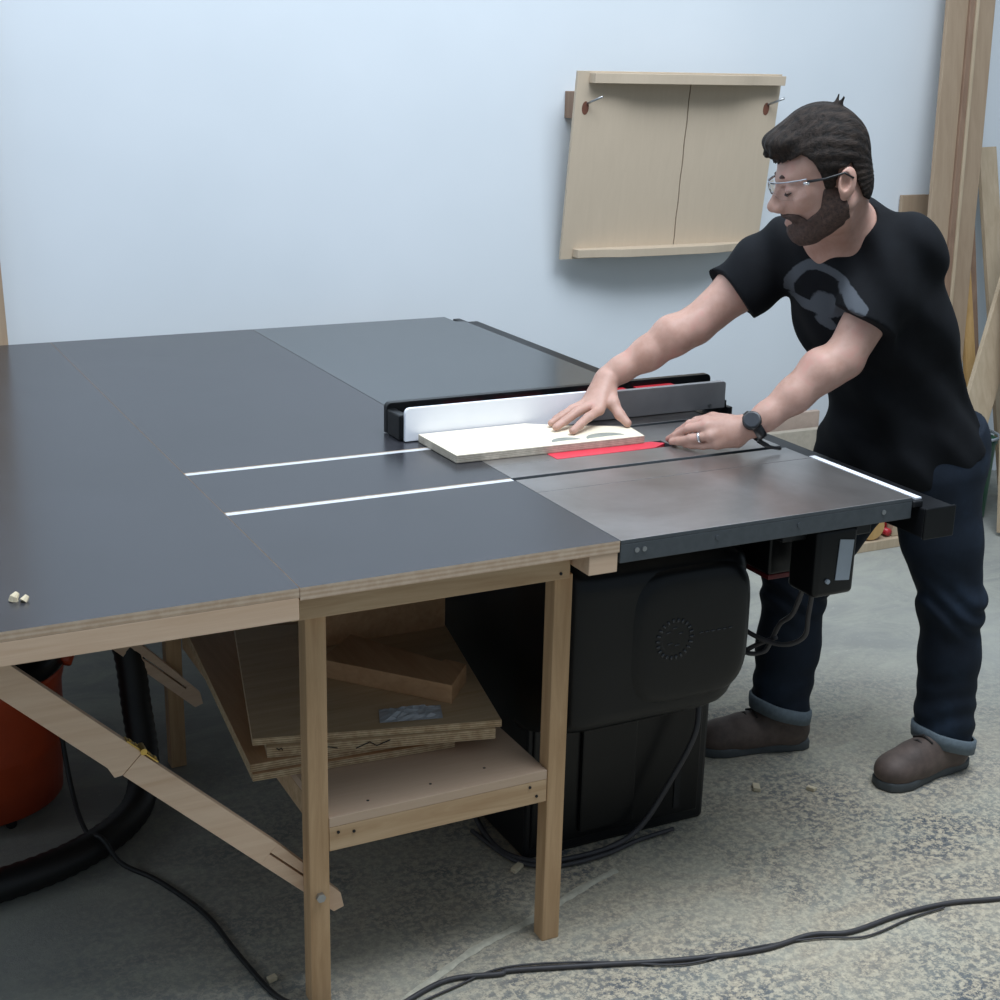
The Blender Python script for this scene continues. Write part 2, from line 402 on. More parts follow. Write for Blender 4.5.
# ---------------------------------------------------------------- table saw
def rounded_box(name, mats, parent, x0, x1, y0, y1, z0, z1, r, ex=None):
    """box with generous rounded edges"""
    m = MB(); m.box(x0, x1, y0, y1, z0, z1)
    if ex:
        m.v = [ex(v) for v in m.v]
    o = m.build(name, mats, parent, r, True, 6); return o
def saw():
    t = thing('table_saw', 'black cabinet table saw with cast iron top, bulging side cover and infeed rail', 'table saw', (1.6, 2.7, 0))
    x0, x1 = 1.3175, 2.003
    m = MB()
    for ya, yb in ((2.4105, 2.503), (2.52, 2.61), (2.662, 2.79), (2.807, 3.115)): m.box(x0, x1, ya, yb, T - .042, T, 1)
    m.box(x0, x1, 2.503, 2.52, T - .042, T - .010, 1); m.box(x0, x1, 2.79, 2.807, T - .042, T - .010, 1)
    m.box(x0, 1.474, 2.61, 2.662, T - .042, T, 1); m.box(1.772, x1, 2.61, 2.662, T - .042, T, 1)
    m.build('saw_table', ['cast_iron', 'iron_side'], t, .0012)
    m = MB()
    m.box(x0, x1, 2.088, 2.4098, T - .008, T, 1)
    m.box(x0, x1, 2.088, 2.102, T - .044, T - .008, 1, 1); m.box(x1 - .014, x1, 2.102, 2.4098, T - .044, T - .008, 1, 1); m.box(x0, x0 + .014, 2.102, 2.4098, T - .044, T - .008, 1, 1)
    m.build('table_wing', ['cast_iron', 'iron_side'], t, .0012)
    for x in (1.352, 1.368, 1.53, 1.72, 1.93):
        m = MB(); m.tube([(x, 2.0885, .838), (x, 2.086, .838)], .005, 10); m.build('bolt', 'steel' if x > 1.9 or x < 1.37 else 'iron_side', t)
    # red insert with arrow end
    m = MB(); pts = [(1.475, 2.612), (1.70, 2.612), (1.728, 2.614), (1.768, 2.638), (1.745, 2.66), (1.475, 2.66)]
    m.prism([(x, y, T - .01) for x, y in pts], (0, 0, .0105)); o = m.build('throat_insert', 'red_insert', t, .001); o['label'] = 'red throat insert with a pointed end'
    # cabinet
    m = MB(); m.box(1.335, 1.805, 2.445, 3.02, .0, T - .044)
    m.build('cabinet', 'black_steel', t, .01)
    m = MB(); m.box(1.345, 1.78, 2.436, 2.446, .03, .36).box(1.46, 1.60, 2.425, 2.437, .05, .34)
    m.build('access_panel', 'black_plastic', t, .004)
    m = MB(); m.box(1.712, 1.728, 2.4335, 2.437, .05, .145); m.build('vent_slot', 'black_matte', t)
    # motor cover, bulging towards the aisle
    def ex(v):
        x, y, z = v
        if z < .5: x = 1.33 + (x - 1.33) * .90
        if z > .7: x = 1.33 + (x - 1.33) * .975
        return (x, y, z)
    m = MB(); nz = 28; na = 40; rows = []
    for i in range(nz + 1):
        u = i / nz; z = .34 + u * (.775 - .34)
        # rounding at bottom and top
        sc = 1.0
        if z < .46: sc = math.sqrt(max(0, 1 - ((.46 - z) / .125) ** 2 * .55))
        depth = .205 * (1 - max(0, (.42 - z) / .08) ** 2 * .8) * (1 - max(0, (z - .70) / .09) ** 2 * .55)
        rgt = 1.755 - .10 * max(0, (.50 - z) / .16) ** 2 - .045 * max(0, (z - .70) / .075) ** 1.5
        lft = 1.30 + .0 * z
        row = []
        for j in range(na + 1):
            a = math.pi * (j / na)
            cx = (lft + rgt) / 2; hx = (rgt - lft) / 2
            ca, sa = -math.cos(a), math.sin(a)
            e = .28
            x = cx + hx * math.copysign(abs(ca) ** e, ca)
            y = 2.447 - depth * abs(sa) ** e
            # raised inner panel
            row.append((x, y, z))
        rows.append(row)
    m.grid_surface(rows)
    b = len(m.v); m.f.append(tuple(range(0, na + 1))); m.m.append(0)
    last = nz * (na + 1); m.f.append(tuple(range(last, last + na + 1))); m.m.append(0)
    cv = m.build('motor_cover', 'black_plastic', t, 0, True)
    # raised rounded panel on the cover
    m = MB(); rows = []
    cx, cz, hx, hz = 1.595, .575, .145, .148
    for i in range(15):
        r_ = 1 - i / 14
        row = []
        for j in range(49):
            a = 2 * math.pi * j / 48; e = .5
            ca, sa = math.cos(a), math.sin(a)
            x = cx + hx * r_ * math.copysign(abs(ca) ** e, ca); z = cz + hz * r_ * math.copysign(abs(sa) ** e, sa)
            y = 2.246 - .016 * (1 - r_ ** 8) ** .5
            row.append((x, y, z))
        rows.append(row)
    m.grid_surface(rows); m.build('raised_panel', 'black_plastic', cv, 0, True)
    m = MB(); c0 = Vector((1.546, 2.2305, .575))
    for j in range(22):
        a = 2 * math.pi * j / 22
        p = c0 + Vector((math.cos(a) * .040, 0, math.sin(a) * .040)); d_ = Vector((math.cos(a), 0, math.sin(a)))
        m.tube([tuple(p - d_ * .004), tuple(p + d_ * .005)], .0032, 6)
    for j in range(24):
        a = 2 * math.pi * j / 24; b_ = 2 * math.pi * (j + 1) / 24
        m.tube([(c0.x + .030 * math.cos(a), c0.y + .001, c0.z + .030 * math.sin(a)), (c0.x + .030 * math.cos(b_), c0.y + .001, c0.z + .030 * math.sin(b_))], .0016, 6)
    for z, n_, xa in ((.578, 6, 1.605), ):
        for j in range(n_):
            x = xa + j * .0145
            m.tube([(x, 2.2305, z), (x + .009, 2.2305, z + .001)], .0022, 6)
    for x, z in ((1.53, .590), (1.545, .598), (1.56, .585), (1.535, .565), (1.552, .560)):
        m.tube([(x - .006, 2.2305, z), (x + .006, 2.2305, z + .002)], .002, 6)
    m.build('embossed_emblem', 'emblem_glint_black', cv, 0, True)
    # infeed rail
    m = MB(); m.box(2.022, 2.098, 2.07, 4.29, .776, .838); m.box(2.004, 2.03, 2.085, 4.285, .838, .852)
    rl = m.build('fence_rail', 'black_steel', t, .003)
    m = MB(); m.box(2.017, 2.033, 2.095, 2.435, .852, .8555); o = m.build('scale_strip', 'white_plastic', rl); o['label'] = 'white measuring scale on the rail'
    m = MB(); m.box(2.02, 2.10, 2.064, 2.0705, .774, .84); m.build('rail_cap', 'black_plastic', rl, .002)
    # outfeed side rail at the rear
    # switch box
    sb = rounded_box('switch_box', 'black_plastic', t, 1.812, 1.915, 2.135, 2.225, .652, .80, .012)
    m = MB(); m.prism([(1.862, 2.1343, .688), (1.898, 2.1343, .684), (1.902, 2.1343, .770), (1.866, 2.1343, .775)], (0, -.0015, 0))
    o = m.build('label_plate', 'label_grey', sb); o['label'] = 'blank pale grey plate on the switch box'
    m = MB(); m.tube([(1.842, 2.136, .688), (1.842, 2.13, .688)], .005, 12); m.build('indicator', 'label_grey', sb)
    for a_ in ((1.75, 1.811, 2.17, 2.25, .77, .815), (1.916, 1.96, 2.15, 2.22, .77, .815)):
        m = MB(); m.box(*a_); m.build('switch_bracket', 'black_steel', sb, .004)
    # crank housing on infeed side
    hb = rounded_box('handwheel_housing', 'black_plastic', t, 1.807, 1.93, 2.28, 2.42, .655, .815, .008)
    m = MB(); m.box(1.812, 1.87, 2.285, 2.41, .643, .6545); m.build('red_trim', 'dark_red', hb, .002)
    # hanging cables
    for pts in ([(1.79, 2.40, .535), (1.82, 2.34, .50), (1.86, 2.28, .49), (1.885, 2.24, .52), (1.875, 2.22, .58), (1.865, 2.20, .66)],
                [(1.79, 2.42, .49), (1.82, 2.36, .45), (1.85, 2.33, .455), (1.86, 2.32, .48), (1.85, 2.28, .54), (1.85, 2.24, .58), (1.85, 2.21, .66)],
                [(1.79, 2.40, .40), (1.82, 2.37, .44), (1.84, 2.34, .47), (1.86, 2.30, .50)]):
        m = MB(); m.tube(spline(pts), .0055, 8); m.build('power_cable', 'cord_grey', t, 0, True)
    m = MB(); m.tube(spline([(1.74, 2.40, .33), (1.72, 2.38, .26), (1.67, 2.385, .16), (1.60, 2.395, .05), (1.52, 2.40, .012), (1.40, 2.405, .009), (1.34, 2.43, .009), (1.30, 2.50, .009), (1.31, 2.63, .009), (1.36, 2.8, .009)]), .0065, 8)
    m.build('power_cable', 'cord_grey', t, 0, True)
    m = MB(); m.tube(spline([(1.70, 2.41, .012), (1.60, 2.405, .009), (1.50, 2.385, .008), (1.38, 2.39, .008), (1.31, 2.45, .008), (1.28, 2.6, .008)]), .005, 8)
    m.build('power_cable', 'cord_grey', t, 0, True)
saw()

# ---------------------------------------------------------------- rip fence
def fence():
    t = thing('rip_fence', 'long rip fence with white near face and black far face on the saw', 'fence', (1.65, 2.9, T))
    m = MB(); m.box(1.238, 2.10, 2.886, 2.942, T + .006, T + .050); m.build('fence_tube', 'black_steel', t, .004)
    for xa, xb in ((1.36, 1.46), (1.49, 1.62), (1.72, 1.84), (1.87, 1.98)):
        m = MB(); m.box(xa, xb, 2.925, 2.9435, T + .0505, T + .058); m.build('fence_stiffener', 'red_paint', t, .001)
    def face(name, mat, xa, xb, ya, yb, za, zb, r):
        pts = []
        for (cx, cz, a0) in ((xb - r, zb - r, 0), (xa + r, zb - r, 90)):
            for i in range(7):
                a = math.radians(a0 + i * 15); pts.append((cx + r * math.cos(a), ya, cz + r * math.sin(a)))
        pts += [(xa, ya, za), (xb, ya, za)]
        mm = MB(); mm.prism(pts, (0, yb - ya, 0)); return mm.build(name, mat, t, .001)
    o = face('near_face', 'grey_face', 1.60, 2.094, 2.868, 2.884, T + .002, T + .069, .008); o['label'] = 'grey metal infeed half of the near face'
    o = face('sacrificial_face', 'white_plastic', 1.224, 1.70, 2.858, 2.8675, T + .002, T + .078, .012); o['label'] = 'glossy white board on the outfeed half of the fence'
    face('far_face', 'black_plastic', 1.215, 2.10, 2.944, 2.962, T + .002, T + .072, .012)
    m = MB(); m.box(1.215, 1.237, 2.870, 2.944, T + .002, T + .060); m.build('end_cap', 'black_plastic', t, .004)
    m = MB(); m.box(2.036, 2.096, 2.868, 2.944, T + .0, T + .004).box(2.099, 2.113, 2.86, 2.97, .79, T + .004).box(2.0, 2.101, 2.87, 2.94, T + .001, T + .02)
    m.build('clamp_head', 'black_steel', t, .002)
    m = MB(); m.tube([(2.045, 2.8645, T + .012), (2.045, 2.860, T + .012)], .005, 8); m.build('screw', 'steel', t)
fence()

# ---------------------------------------------------------------- workpiece
def workpiece():
    t = thing('plywood_board', 'pale birch plywood workpiece being pushed along the white fence', 'board', (1.48, 2.75, T + .001))
    m = MB(); za, zb = T + .001, T + .0185
    pts = [(1.253, 2.852), (1.257, 2.659), (1.66, 2.652), (1.722, 2.652), (1.735, 2.74), (1.60, 2.80), (1.52, 2.852)]
    m.prism([(x, y, za) for x, y in pts], (0, 0, zb - za), 0, 1)
    m.build('board_panel', ['birch_work', 'ply_edge_grey'], t, .0008)
    # two shallow crescent pockets
    def cres(cx, cy, L, h):
        mm = MB(); p = []
        for i in range(17):
            a = math.pi * i / 16; p.append((cx - L * math.cos(a), cy + h * math.sin(a), zb + .0001))
        for i in range(15, 0, -1):
            a = math.pi * i / 16; p.append((cx - L * math.cos(a), cy + h * .15 * math.sin(a), zb + .0001))
        mm.prism(p, (0, 0, .0004)); o = mm.build('pocket', 'pocket_grey', t); o['label'] = 'grey crescent shaped recess in the board'
    cres(1.635, 2.675, .048, .034); cres(1.535, 2.677, .036, .028)
workpiece()

# ---------------------------------------------------------------- crosscut sled on the wall
def sled():
    t = thing('crosscut_sled', 'plywood crosscut sled with kerf line hanging tilted on the white wall', 'sled', (2.86, 4.34, 1.02))
    zb, zt = 1.019, 1.646
    def pl(x, z, d):   # tilt: top leans out
        y = 4.372 - (z - zb) / (zt - zb) * .075
        return (x, y - d, z)
    xl, xr, xk = 2.446, 3.276, 2.884
    def slab(name, xa, xb, za, zz, d0, d1, mat):
        m = MB(); v = [pl(x, z, d) for d in (d0, d1) for z in (za, zz) for x in (xa, xb)]
        m.v = v; m.f = [(0, 1, 3, 2), (4, 6, 7, 5), (0, 4, 5, 1), (2, 3, 7, 6), (0, 2, 6, 4), (1, 5, 7, 3)]; m.m = [0] * 6
        return m.build(name, mat, t, .001)
    # base in one mesh with a wavering kerf between the halves
    m = MB()
    n = 16; ks = []
    for i in range(n + 1):
        z = zb + .03 + (zt - zb - .055) * i / n; ks.append((xk + .020 - .010 * i / n + .0012 * math.sin(i * 1.7), z))
    fr = [pl(xl, zb, .014)] + [pl(xk + .018, zb, .014)] + [pl(x - .0022, z, .014) for x, z in ks] + [pl(xl, ks[-1][1], .014)]
    m.prism(fr, (0, .012, 0))
    fr = [pl(xk + .022, zb, .014), pl(xr, zb, .014), pl(xr, ks[-1][1], .014)] + [pl(x + .0022, z, .014) for x, z in ks[::-1]]
    m.prism(fr, (0, .012, 0))
    m.v += []
    m.build('sled_base', 'sled_ply', t, 0)
    slab('sled_base', xl, xr, zt - .026, zt, .002, .014, 'sled_ply')
    slab('runner', 2.60, 2.62, zb + .02, zt - .03, -.010, .0018, 'pine_up')
    slab('runner', 3.10, 3.12, zb + .02, zt - .03, -.010, .0018, 'pine_up')
    slab('kerf', xk + .000, xk + .028, zb + .02, zt - .03, -.002, .0018, 'ink')
    # fences with a bowed profile
    for z0, z1, prof in ((zb + .008, zb + .036, 1), (zt - .038, zt - .006, 1)):
        m = MB(); p = []; xa, xb = xl + .045, xr - .012 if z0 > 1.3 else xr - .03
        for i in range(33):
            u = i / 32; x = xa + (xb - xa) * u
            bow = .040 + .030 * (1 / (1 + math.exp(-(u - .17) * 30)) - 1 / (1 + math.exp(-(u - .80) * 30)))
            p.append((x, bow))
        y0 = pl(0, z0, .0145)[1]
        pts = [(xa, y0, z0)] + [(x, y0 - b_, z0) for x, b_ in p] + [(xb, y0, z0)]
        m.prism(pts, (0, -.003, z1 - z0)); m.build('sled_fence', 'sled_ply', t, .001)
    # holes
    for x in (2.486, 3.226):
        m = MB(); m.prism([pl(x + .013 * math.cos(a * math.pi / 10), 1.527 + .022 * math.sin(a * math.pi / 10), .0143) for a in range(20)], (0, -.0006, 0))
        o = m.build('hanging_hole', 'hole_brown', t); o['label'] = 'dark oval hanging hole'
    for i, x in enumerate((2.486, 3.226)):
        c_ = Vector(pl(x, 1.527, .015)); m = MB()
        m.tube([(x + .005, 4.42, 1.545), (x + .006, c_.y - .005, 1.543), (x + .012, c_.y - .035, 1.553), (x + .030, c_.y - .06, 1.566)], .004, 8)
        o = m.build('wall_hook', 'steel', None, 0, True, origin=(x, 4.4, 1.54))
        tag(o, ['metal wall hook through the upper left hole of the hanging sled', 'metal wall hook through the upper right hole of the hanging sled, by the man'][i], 'hook', 'hooks holding the sled')
    m = MB(); m.box(2.475, 2.515, 4.345, 4.419, 1.490, 1.578)
    tag(m.build('spacer_block', 'lumber_red', None, .002, origin=(2.44, 4.4, 1.485)), 'small wood block on the wall behind the left edge of the sled', 'block')
sled()

# ---------------------------------------------------------------- boards against the wall
def plank(name, base, top, w_, th, mat, label, cat='plank', wdir=(1, 0, 0), group='lumber leaning on the back wall'):
    base = Vector(base); top = Vector(top); u = (top - base).normalized(); wd = Vector(wdir); wd = (wd - u * wd.dot(u)).normalized(); n_ = u.cross(wd).normalized()
    if n_.y > 0: n_ = -n_
    m = MB()
    p = [base - wd * w_ / 2, base + wd * w_ / 2, top + wd * w_ / 2, top - wd * w_ / 2]
    m.prism([tuple(q) for q in p], tuple(n_ * th)); return tag(m.build(name, mat, None, .0015, origin=tuple(base)), label, cat, group)
def lumber():
    # tall boards right of the man
    for x, w_, th, mt, lb in ((3.949, .098, .018, 'lumber', 'wide brown tall board leaning on wall, closest to the sled'),
                              (4.012, .026, .028, 'lumber_red', 'narrow reddish strip between the wide and pale tall boards'),
                              (4.033, .013, .034, 'lumber_pale', 'very thin pale strip standing upright next to the reddish strip'),
                              (4.085, .088, .022, 'lumber', 'tall tan board at the right of the upright lumber stack')):
        plank('tall_board', (x, 4.12, .005), (x + .183, 4.40, 2.6), w_, th, mt, lb)
    plank('short_board', (4.27, 4.10, .005), (4.29, 4.39, 1.30), .05, .02, 'lumber_red', 'short brown board with narrow top leaning right of the tall boards')
    plank('short_board', (4.19, 4.02, .005), (4.232, 4.30, 1.0), .05, .02, 'lumber_yellow', 'short yellowish board with its top right of the tall boards')
    plank('short_board', (4.42, 4.08, .005), (4.37, 4.38, 1.38), .09, .02, 'lumber_pale', 'short pale board at the right edge of the lumber pile')
    # boards leaning in front of them
    plank('leaning_board', (3.80, 3.80, .06), (4.42, 4.12, 1.25), .13, .02, 'lumber_pale', 'pale board leaning diagonally to the right behind the man')
    plank('leaning_board', (4.10, 3.73, .005), (4.20, 3.95, .98), .17, .02, 'lumber_pale', 'wide pale board standing at the far right edge near the floor')
    # panel leaning behind the man's shoulder
    m = MB(); m.prism([(3.99, 4.38, .005), (4.16, 4.38, .005), (4.16, 4.398, 1.20), (3.99, 4.398, 1.20)], (0, .016, 0))
    tag(m.build('sheet_offcut', 'lumber', None, .001, origin=(4.0, 4.36, 0)), 'tan sheet panel leaning on the wall behind the man and lumber', 'panel')
    # green bin
    m = MB(); m.lathe(4.08, 3.98, [(.07, .005), (.085, .01), (.095, .30), (.10, .305), (.10, .32), (.09, .32), (.088, .20), (.02, .19)], 28)
    t = thing('green_bin', 'green plastic bin between the man and the leaning boards', 'bin', (4.08, 3.98, 0)); m.build('bin_body', 'green_plastic', t, 0, True)
    m = MB(); m.tube([(4.08 + .105 * math.cos(a * math.pi / 16), 3.98 + .105 * math.sin(a * math.pi / 16), .33) for a in range(33)], .006, 8)
    m.build('bin_rim', 'label_grey', t, 0, True)
    # long boards on edge along the wall
    m = MB(); m.box(2.5, 3.62, 4.33, 4.352, .002, .385)
    tag(m.build('long_board', 'beige_board_pink', None, .002, origin=(3, 4.34, 0)), 'long beige board on edge along the wall, taller one behind', 'board', 'boards on edge along the wall')
    m = MB(); m.box(2.45, 3.66, 4.27, 4.30, .002, .33)
    tag(m.build('long_board', 'beige_board', None, .002, origin=(3, 4.28, 0)), 'long grey-beige board on edge along the wall, lower one in front', 'board', 'boards on edge along the wall')
    # post at the left
    plank('wall_post', (.565, 4.315, .005), (.53, 4.41, 2.6), .09, .02, 'lumber', 'upright wood board behind the table at the left picture edge', 'plank', group=None)
    # offcut pile beyond the legs
    m = MB(); m.box(3.38, 3.60, 3.78, 3.92, .0, .035); tag(m.build('wood_offcut', 'lumber_pale', None, .002, origin=(3.5, 3.85, 0)), 'flat wood block on the floor between the man\'s legs', 'offcut', 'offcuts on the floor behind the saw')
    m = MB(); m.box(3.565, 3.60, 3.80, 3.90, .036, .125); tag(m.build('wood_offcut', 'lumber_pale', None, .002, origin=(3.58, 3.85, .036)), 'upright small block standing on the flat wood block', 'offcut', 'offcuts on the floor behind the saw')
    m = MB(); m.tube([(3.46, 3.79, .088), (3.475, 3.90, .088)], .05, 24); tag(m.build('wood_disc', 'lumber_yellow', None, .002, origin=(3.47, 3.85, .037)), 'round pale wood disc resting on the flat block', 'offcut')
    m = MB(); m.tube([(3.547, 3.80, .054), (3.547, 3.86, .054)], .014, 12); m.tube([(3.547, 3.83, .07), (3.542, 3.825, .135)], .012, 12)
    tag(m.build('red_clamp_handle', 'red_paint', None, 0, True, origin=(3.53, 3.84, .037)), 'small red handle lying among the wood offcuts', 'handle')
lumber()

# ---------------------------------------------------------------- stack on the shelf
def stack():
    def bd(name, pts, z0, z1, mats, label, org=None, group='plywood offcuts stacked on the shelf'):
        m = MB(); m.prism([(x, y, z0) for x, y in pts], (0, 0, z1 - z0), 0, 1)
        c = (sum(p[0] for p in pts) / len(pts), sum(p[1] for p in pts) / len(pts), z0)
        return tag(m.build(name, mats, None, .001, origin=c), label, 'board', group)
    bd('plywood_sheet', [(.700, 2.352), (1.105, 2.325), (1.15, 3.05), (.765, 3.06)], .3822, .397, ['old_ply_red', 'ply_edge'], 'lowest plywood sheet in the shelf stack, its left end overhanging')
    bd('plywood_sheet', [(.698, 2.360), (1.13, 2.335), (1.20, 3.0), (.76, 3.04)], .3975, .414, ['old_ply_red', 'ply_edge'], 'second plywood sheet from the bottom of the shelf stack')
    o = bd('plywood_sheet', [(.735, 2.372), (1.165, 2.268), (1.27, 2.86), (.85, 2.93)], .4145, .437, ['old_ply', 'ply_edge'], 'thick plywood sheet with dark pencil scrawl on its front edge')
    # scrawl marks on its edge
    def onedge(u, z): return (.735 + .43 * u, 2.372 - .104 * u - .0014, z)
    for a in ([(.04, .434), (.05, .430), (.06, .434), (.065, .429)], [(.18, .420), (.26, .428), (.30, .424)], [(.38, .420), (.44, .431), (.47, .422), (.53, .432)]):
        m = MB(); m.tube([onedge(*q) for q in a], .0011, 5); m.build('pencil_mark', 'ink', o)
    bd('plywood_sheet', [(.712, 2.388), (1.178, 2.268), (1.292, 2.81), (.84, 2.93)], .4375, .452, ['old_ply', 'ply_edge'], 'topmost large plywood sheet of the shelf stack')
    m = MB(); m.box(.96, 1.275, 2.745, 2.785, .4525, .530)
    tag(m.build('wood_strip', 'pine_deep', None, .0015, origin=(1.1, 2.76, .4525)), 'wood offcut on edge at the back of the top plywood sheet', 'board')
    # solid wood strip on top
    m = MB(); z0, z1 = .4525, .493
    pts = [(.925, 2.60), (1.118, 2.372), (1.19, 2.455), (1.16, 2.50), (1.15, 2.49), (1.03, 2.70)]
    m.prism([(x, y, z0) for x, y in pts], (0, 0, z1 - z0))
    tag(m.build('wood_strip', 'pine_deep', None, .0015, origin=(1.05, 2.52, z0)), 'thick solid wood offcut lying on the top plywood sheet', 'board')
    # crumpled plastic bag
    m = MB(); rows = []
    rnd = random.Random(3)
    for i in range(12):
        row = []
        for j in range(12):
            u, v = i / 11, j / 11
            x = .955 + .12 * u + .02 * v; y = 2.350 - .03 * u + .055 * v
            edge = min(u, v, 1 - u, 1 - v)
            row.append((x, y, .4535 + (min(edge * 4, 1)) * .012 * rnd.random()))
        rows.append(row)
    m.grid_surface(rows); o = m.build('crumpled_bag', 'crumpled_paper', None, 0, False, origin=(1.03, 2.4, .4535))
    md = o.modifiers.new('s', 'SOLIDIFY'); md.thickness = .0006; md.offset = 1
    tag(o, 'crumpled grey plastic bag in front of the wood offcut', 'bag')
stack()

# ---------------------------------------------------------------- shop vac
def vac():
    t = thing('shop_vacuum', 'orange drum shop vacuum with black hose under the table leaf', 'vacuum', (.30, 3.2, 0))
    cx, cy = .295, 3.2
    m = MB(); m.lathe(cx, cy, [(.17, .022), (.192, .035), (.198, .16), (.203, .17), (.203, .178), (.205, .3), (.213, .335), (.213, .35)], 48)
    m.build('drum', 'vac_orange', t, 0, True)
    m = MB(); m.lathe(cx, cy, [(.216, .351), (.22, .36), (.218, .39), (.19, .41), (.14, .43), (.13, .50), (.11, .52), (.02, .525)], 48)
    m.build('motor_head', 'black_plastic', t, 0, True)
    m = MB(); m.tube(spline([(cx + .20, cy - .10, .36), (cx + .245, cy - .04, .42), (cx + .26, cy + .02, .45), (cx + .22, cy + .1, .40)]), .016, 10)
    m.build('carry_handle', 'vac_orange', t, 0, True)
    for a in (200, 290, 20, 110):
        x, y = cx + .15 * math.cos(math.radians(a)), cy + .15 * math.sin(math.radians(a))
        m = MB(); m.tube([(x, y - .012, .012), (x, y + .012, .012)], .012, 18); m.build('caster', 'rubber', t, .002, True)
    m = MB()
    pts = spline([(.12, 2.96, .25), (.02, 2.85, .12), (.05, 2.74, .037), (.28, 2.76, .037), (.46, 2.82, .037), (.60, 2.95, .037), (.655, 3.08, .08), (.66, 3.15, .2), (.655, 3.20, .34), (.62, 3.25, .44), (.52, 3.28, .50), (.44, 3.24, .47)], 14)
    rs = [.034 + (.0022 if i % 2 else 0) for i in range(len(pts))]
    m.tube(pts, rs, 18); m.build('hose', 'hose_black', t, 0, True)
    m = MB(); m.tube(spline([(cx + .17, cy - .12, .30), (.47, 2.98, .12), (.475, 2.86, .066), (.50, 2.81, .066), (.53, 2.77, .02), (.59, 2.69, .006), (.645, 2.53, .006), (.665, 2.37, .006), (.69, 2.22, .006), (.73, 2.15, .006), (.76, 2.05, .006)], 10), .0055, 8)
    m.build('power_cord', 'rubber', t, 0, True)
vac()
def misc():
    m = MB(); m.tube(spline([(.80, 2.06, .006), (.894, 2.095, .006), (1.0, 2.125, .006), (1.1, 2.10, .006), (1.127, 2.10, .006), (1.29, 2.044, .006), (1.441, 1.992, .006), (1.605, 1.952, .006), (1.728, 1.951, .006), (1.809, 1.925, .006), (1.945, 1.93, .006), (2.072, 1.919, .006), (2.194, 1.884, .006), (2.4, 1.85, .006)], 8), .005, 8)
    tag(m.build('extension_cord', 'cord_grey', None, 0, True, origin=(1.5, 1.97, 0)), 'dark grey extension cord winding across the dusty floor in front', 'cord', 'cords on the floor')
    m = MB(); m.tube(spline([(.90, 2.08, .005), (1.0, 2.10, .005), (1.12, 2.115, .005), (1.28, 2.06, .005), (1.44, 1.978, .005), (1.60, 1.965, .005), (1.74, 1.935, .005), (1.83, 1.90, .005), (1.96, 1.912, .005), (2.05, 1.912, .005)], 8), .0022, 6)
    tag(m.build('thin_wire', 'cord_grey', None, 0, True, origin=(1.5, 1.96, 0)), 'thin dark wire twisted along the extension cord', 'cord', 'cords on the floor')
    # offcut chips on floor and tabletop
    ch = [((1.304, 2.422), .036, .016, .5, 'small pale wood chip beside the right table leg, at the saw base'),
          ((2.0, 2.50), .030, .018, 1.0, 'flat pale chip on the floor in front of the far shoe'),
          ((.70, 2.27), .02, .014, .2, 'pale chip on the floor left of the near table leg'),
          ((1.13, 1.94), .014, .012, .7, 'white chip on the floor near the bottom picture edge'),
          ((2.12, 2.44), .022, .012, 2.0, 'thin pale chip on the floor between the shoes')]
    for (x, y), a, b, r, lb in ch:
        m = MB(); c, s = math.cos(r), math.sin(r)
        m.prism([(x + c * u * a / 1 - s * v * b, y + s * u * a + c * v * b, .001) for u, v in ((-.5, -.5), (.5, -.4), (.55, .5), (-.4, .45))], (0, 0, .009))
        tag(m.build('wood_chip', 'sawdust_chip', None, .001, origin=(x, y, .001)), lb, 'wood chip', 'chips on the floor')
    m = MB(); m.tube([(.283, 2.21, T + .0005), (.284, 2.21, T + .006), (.290, 2.214, T + .011)], [.008, .007, .004], 9); m.tube([(.296, 2.20, T + .001), (.303, 2.204, T + .008)], [.007, .004], 7)
    tag(m.build('sawdust_clump', 'sawdust_chip', None, 0, origin=(.29, 2.21, T)), 'small pale sawdust clump on the leaf near its front edge', 'clump')
    # fine ridge of swept sawdust
    m = MB(); pts = spline([(.80, 2.05, .0), (.95, 2.13, .0), (1.1, 2.20, .0), (1.24, 2.24, 0), (1.40, 2.30, 0), (1.5, 2.33, 0)], 10)
    rnd = random.Random(5); rows = []
    for i, p in enumerate(pts):
        w2 = .007 + .004 * rnd.random(); rows.append([(p.x + .3 * s_ * w2, p.y - s_ * w2, .0008 + max(0, (1 - s_ * s_)) * .002) for s_ in (-1, -.5, 0, .5, 1)])
    m.grid_surface(rows); o = m.build('sawdust_ridge', 'dust_line', None, 0, True, origin=(1.1, 2.2, 0)); o['kind'] = 'stuff'
    tag(o, 'thin line of pale sawdust swept across the floor below the shelf', 'sawdust')
misc()
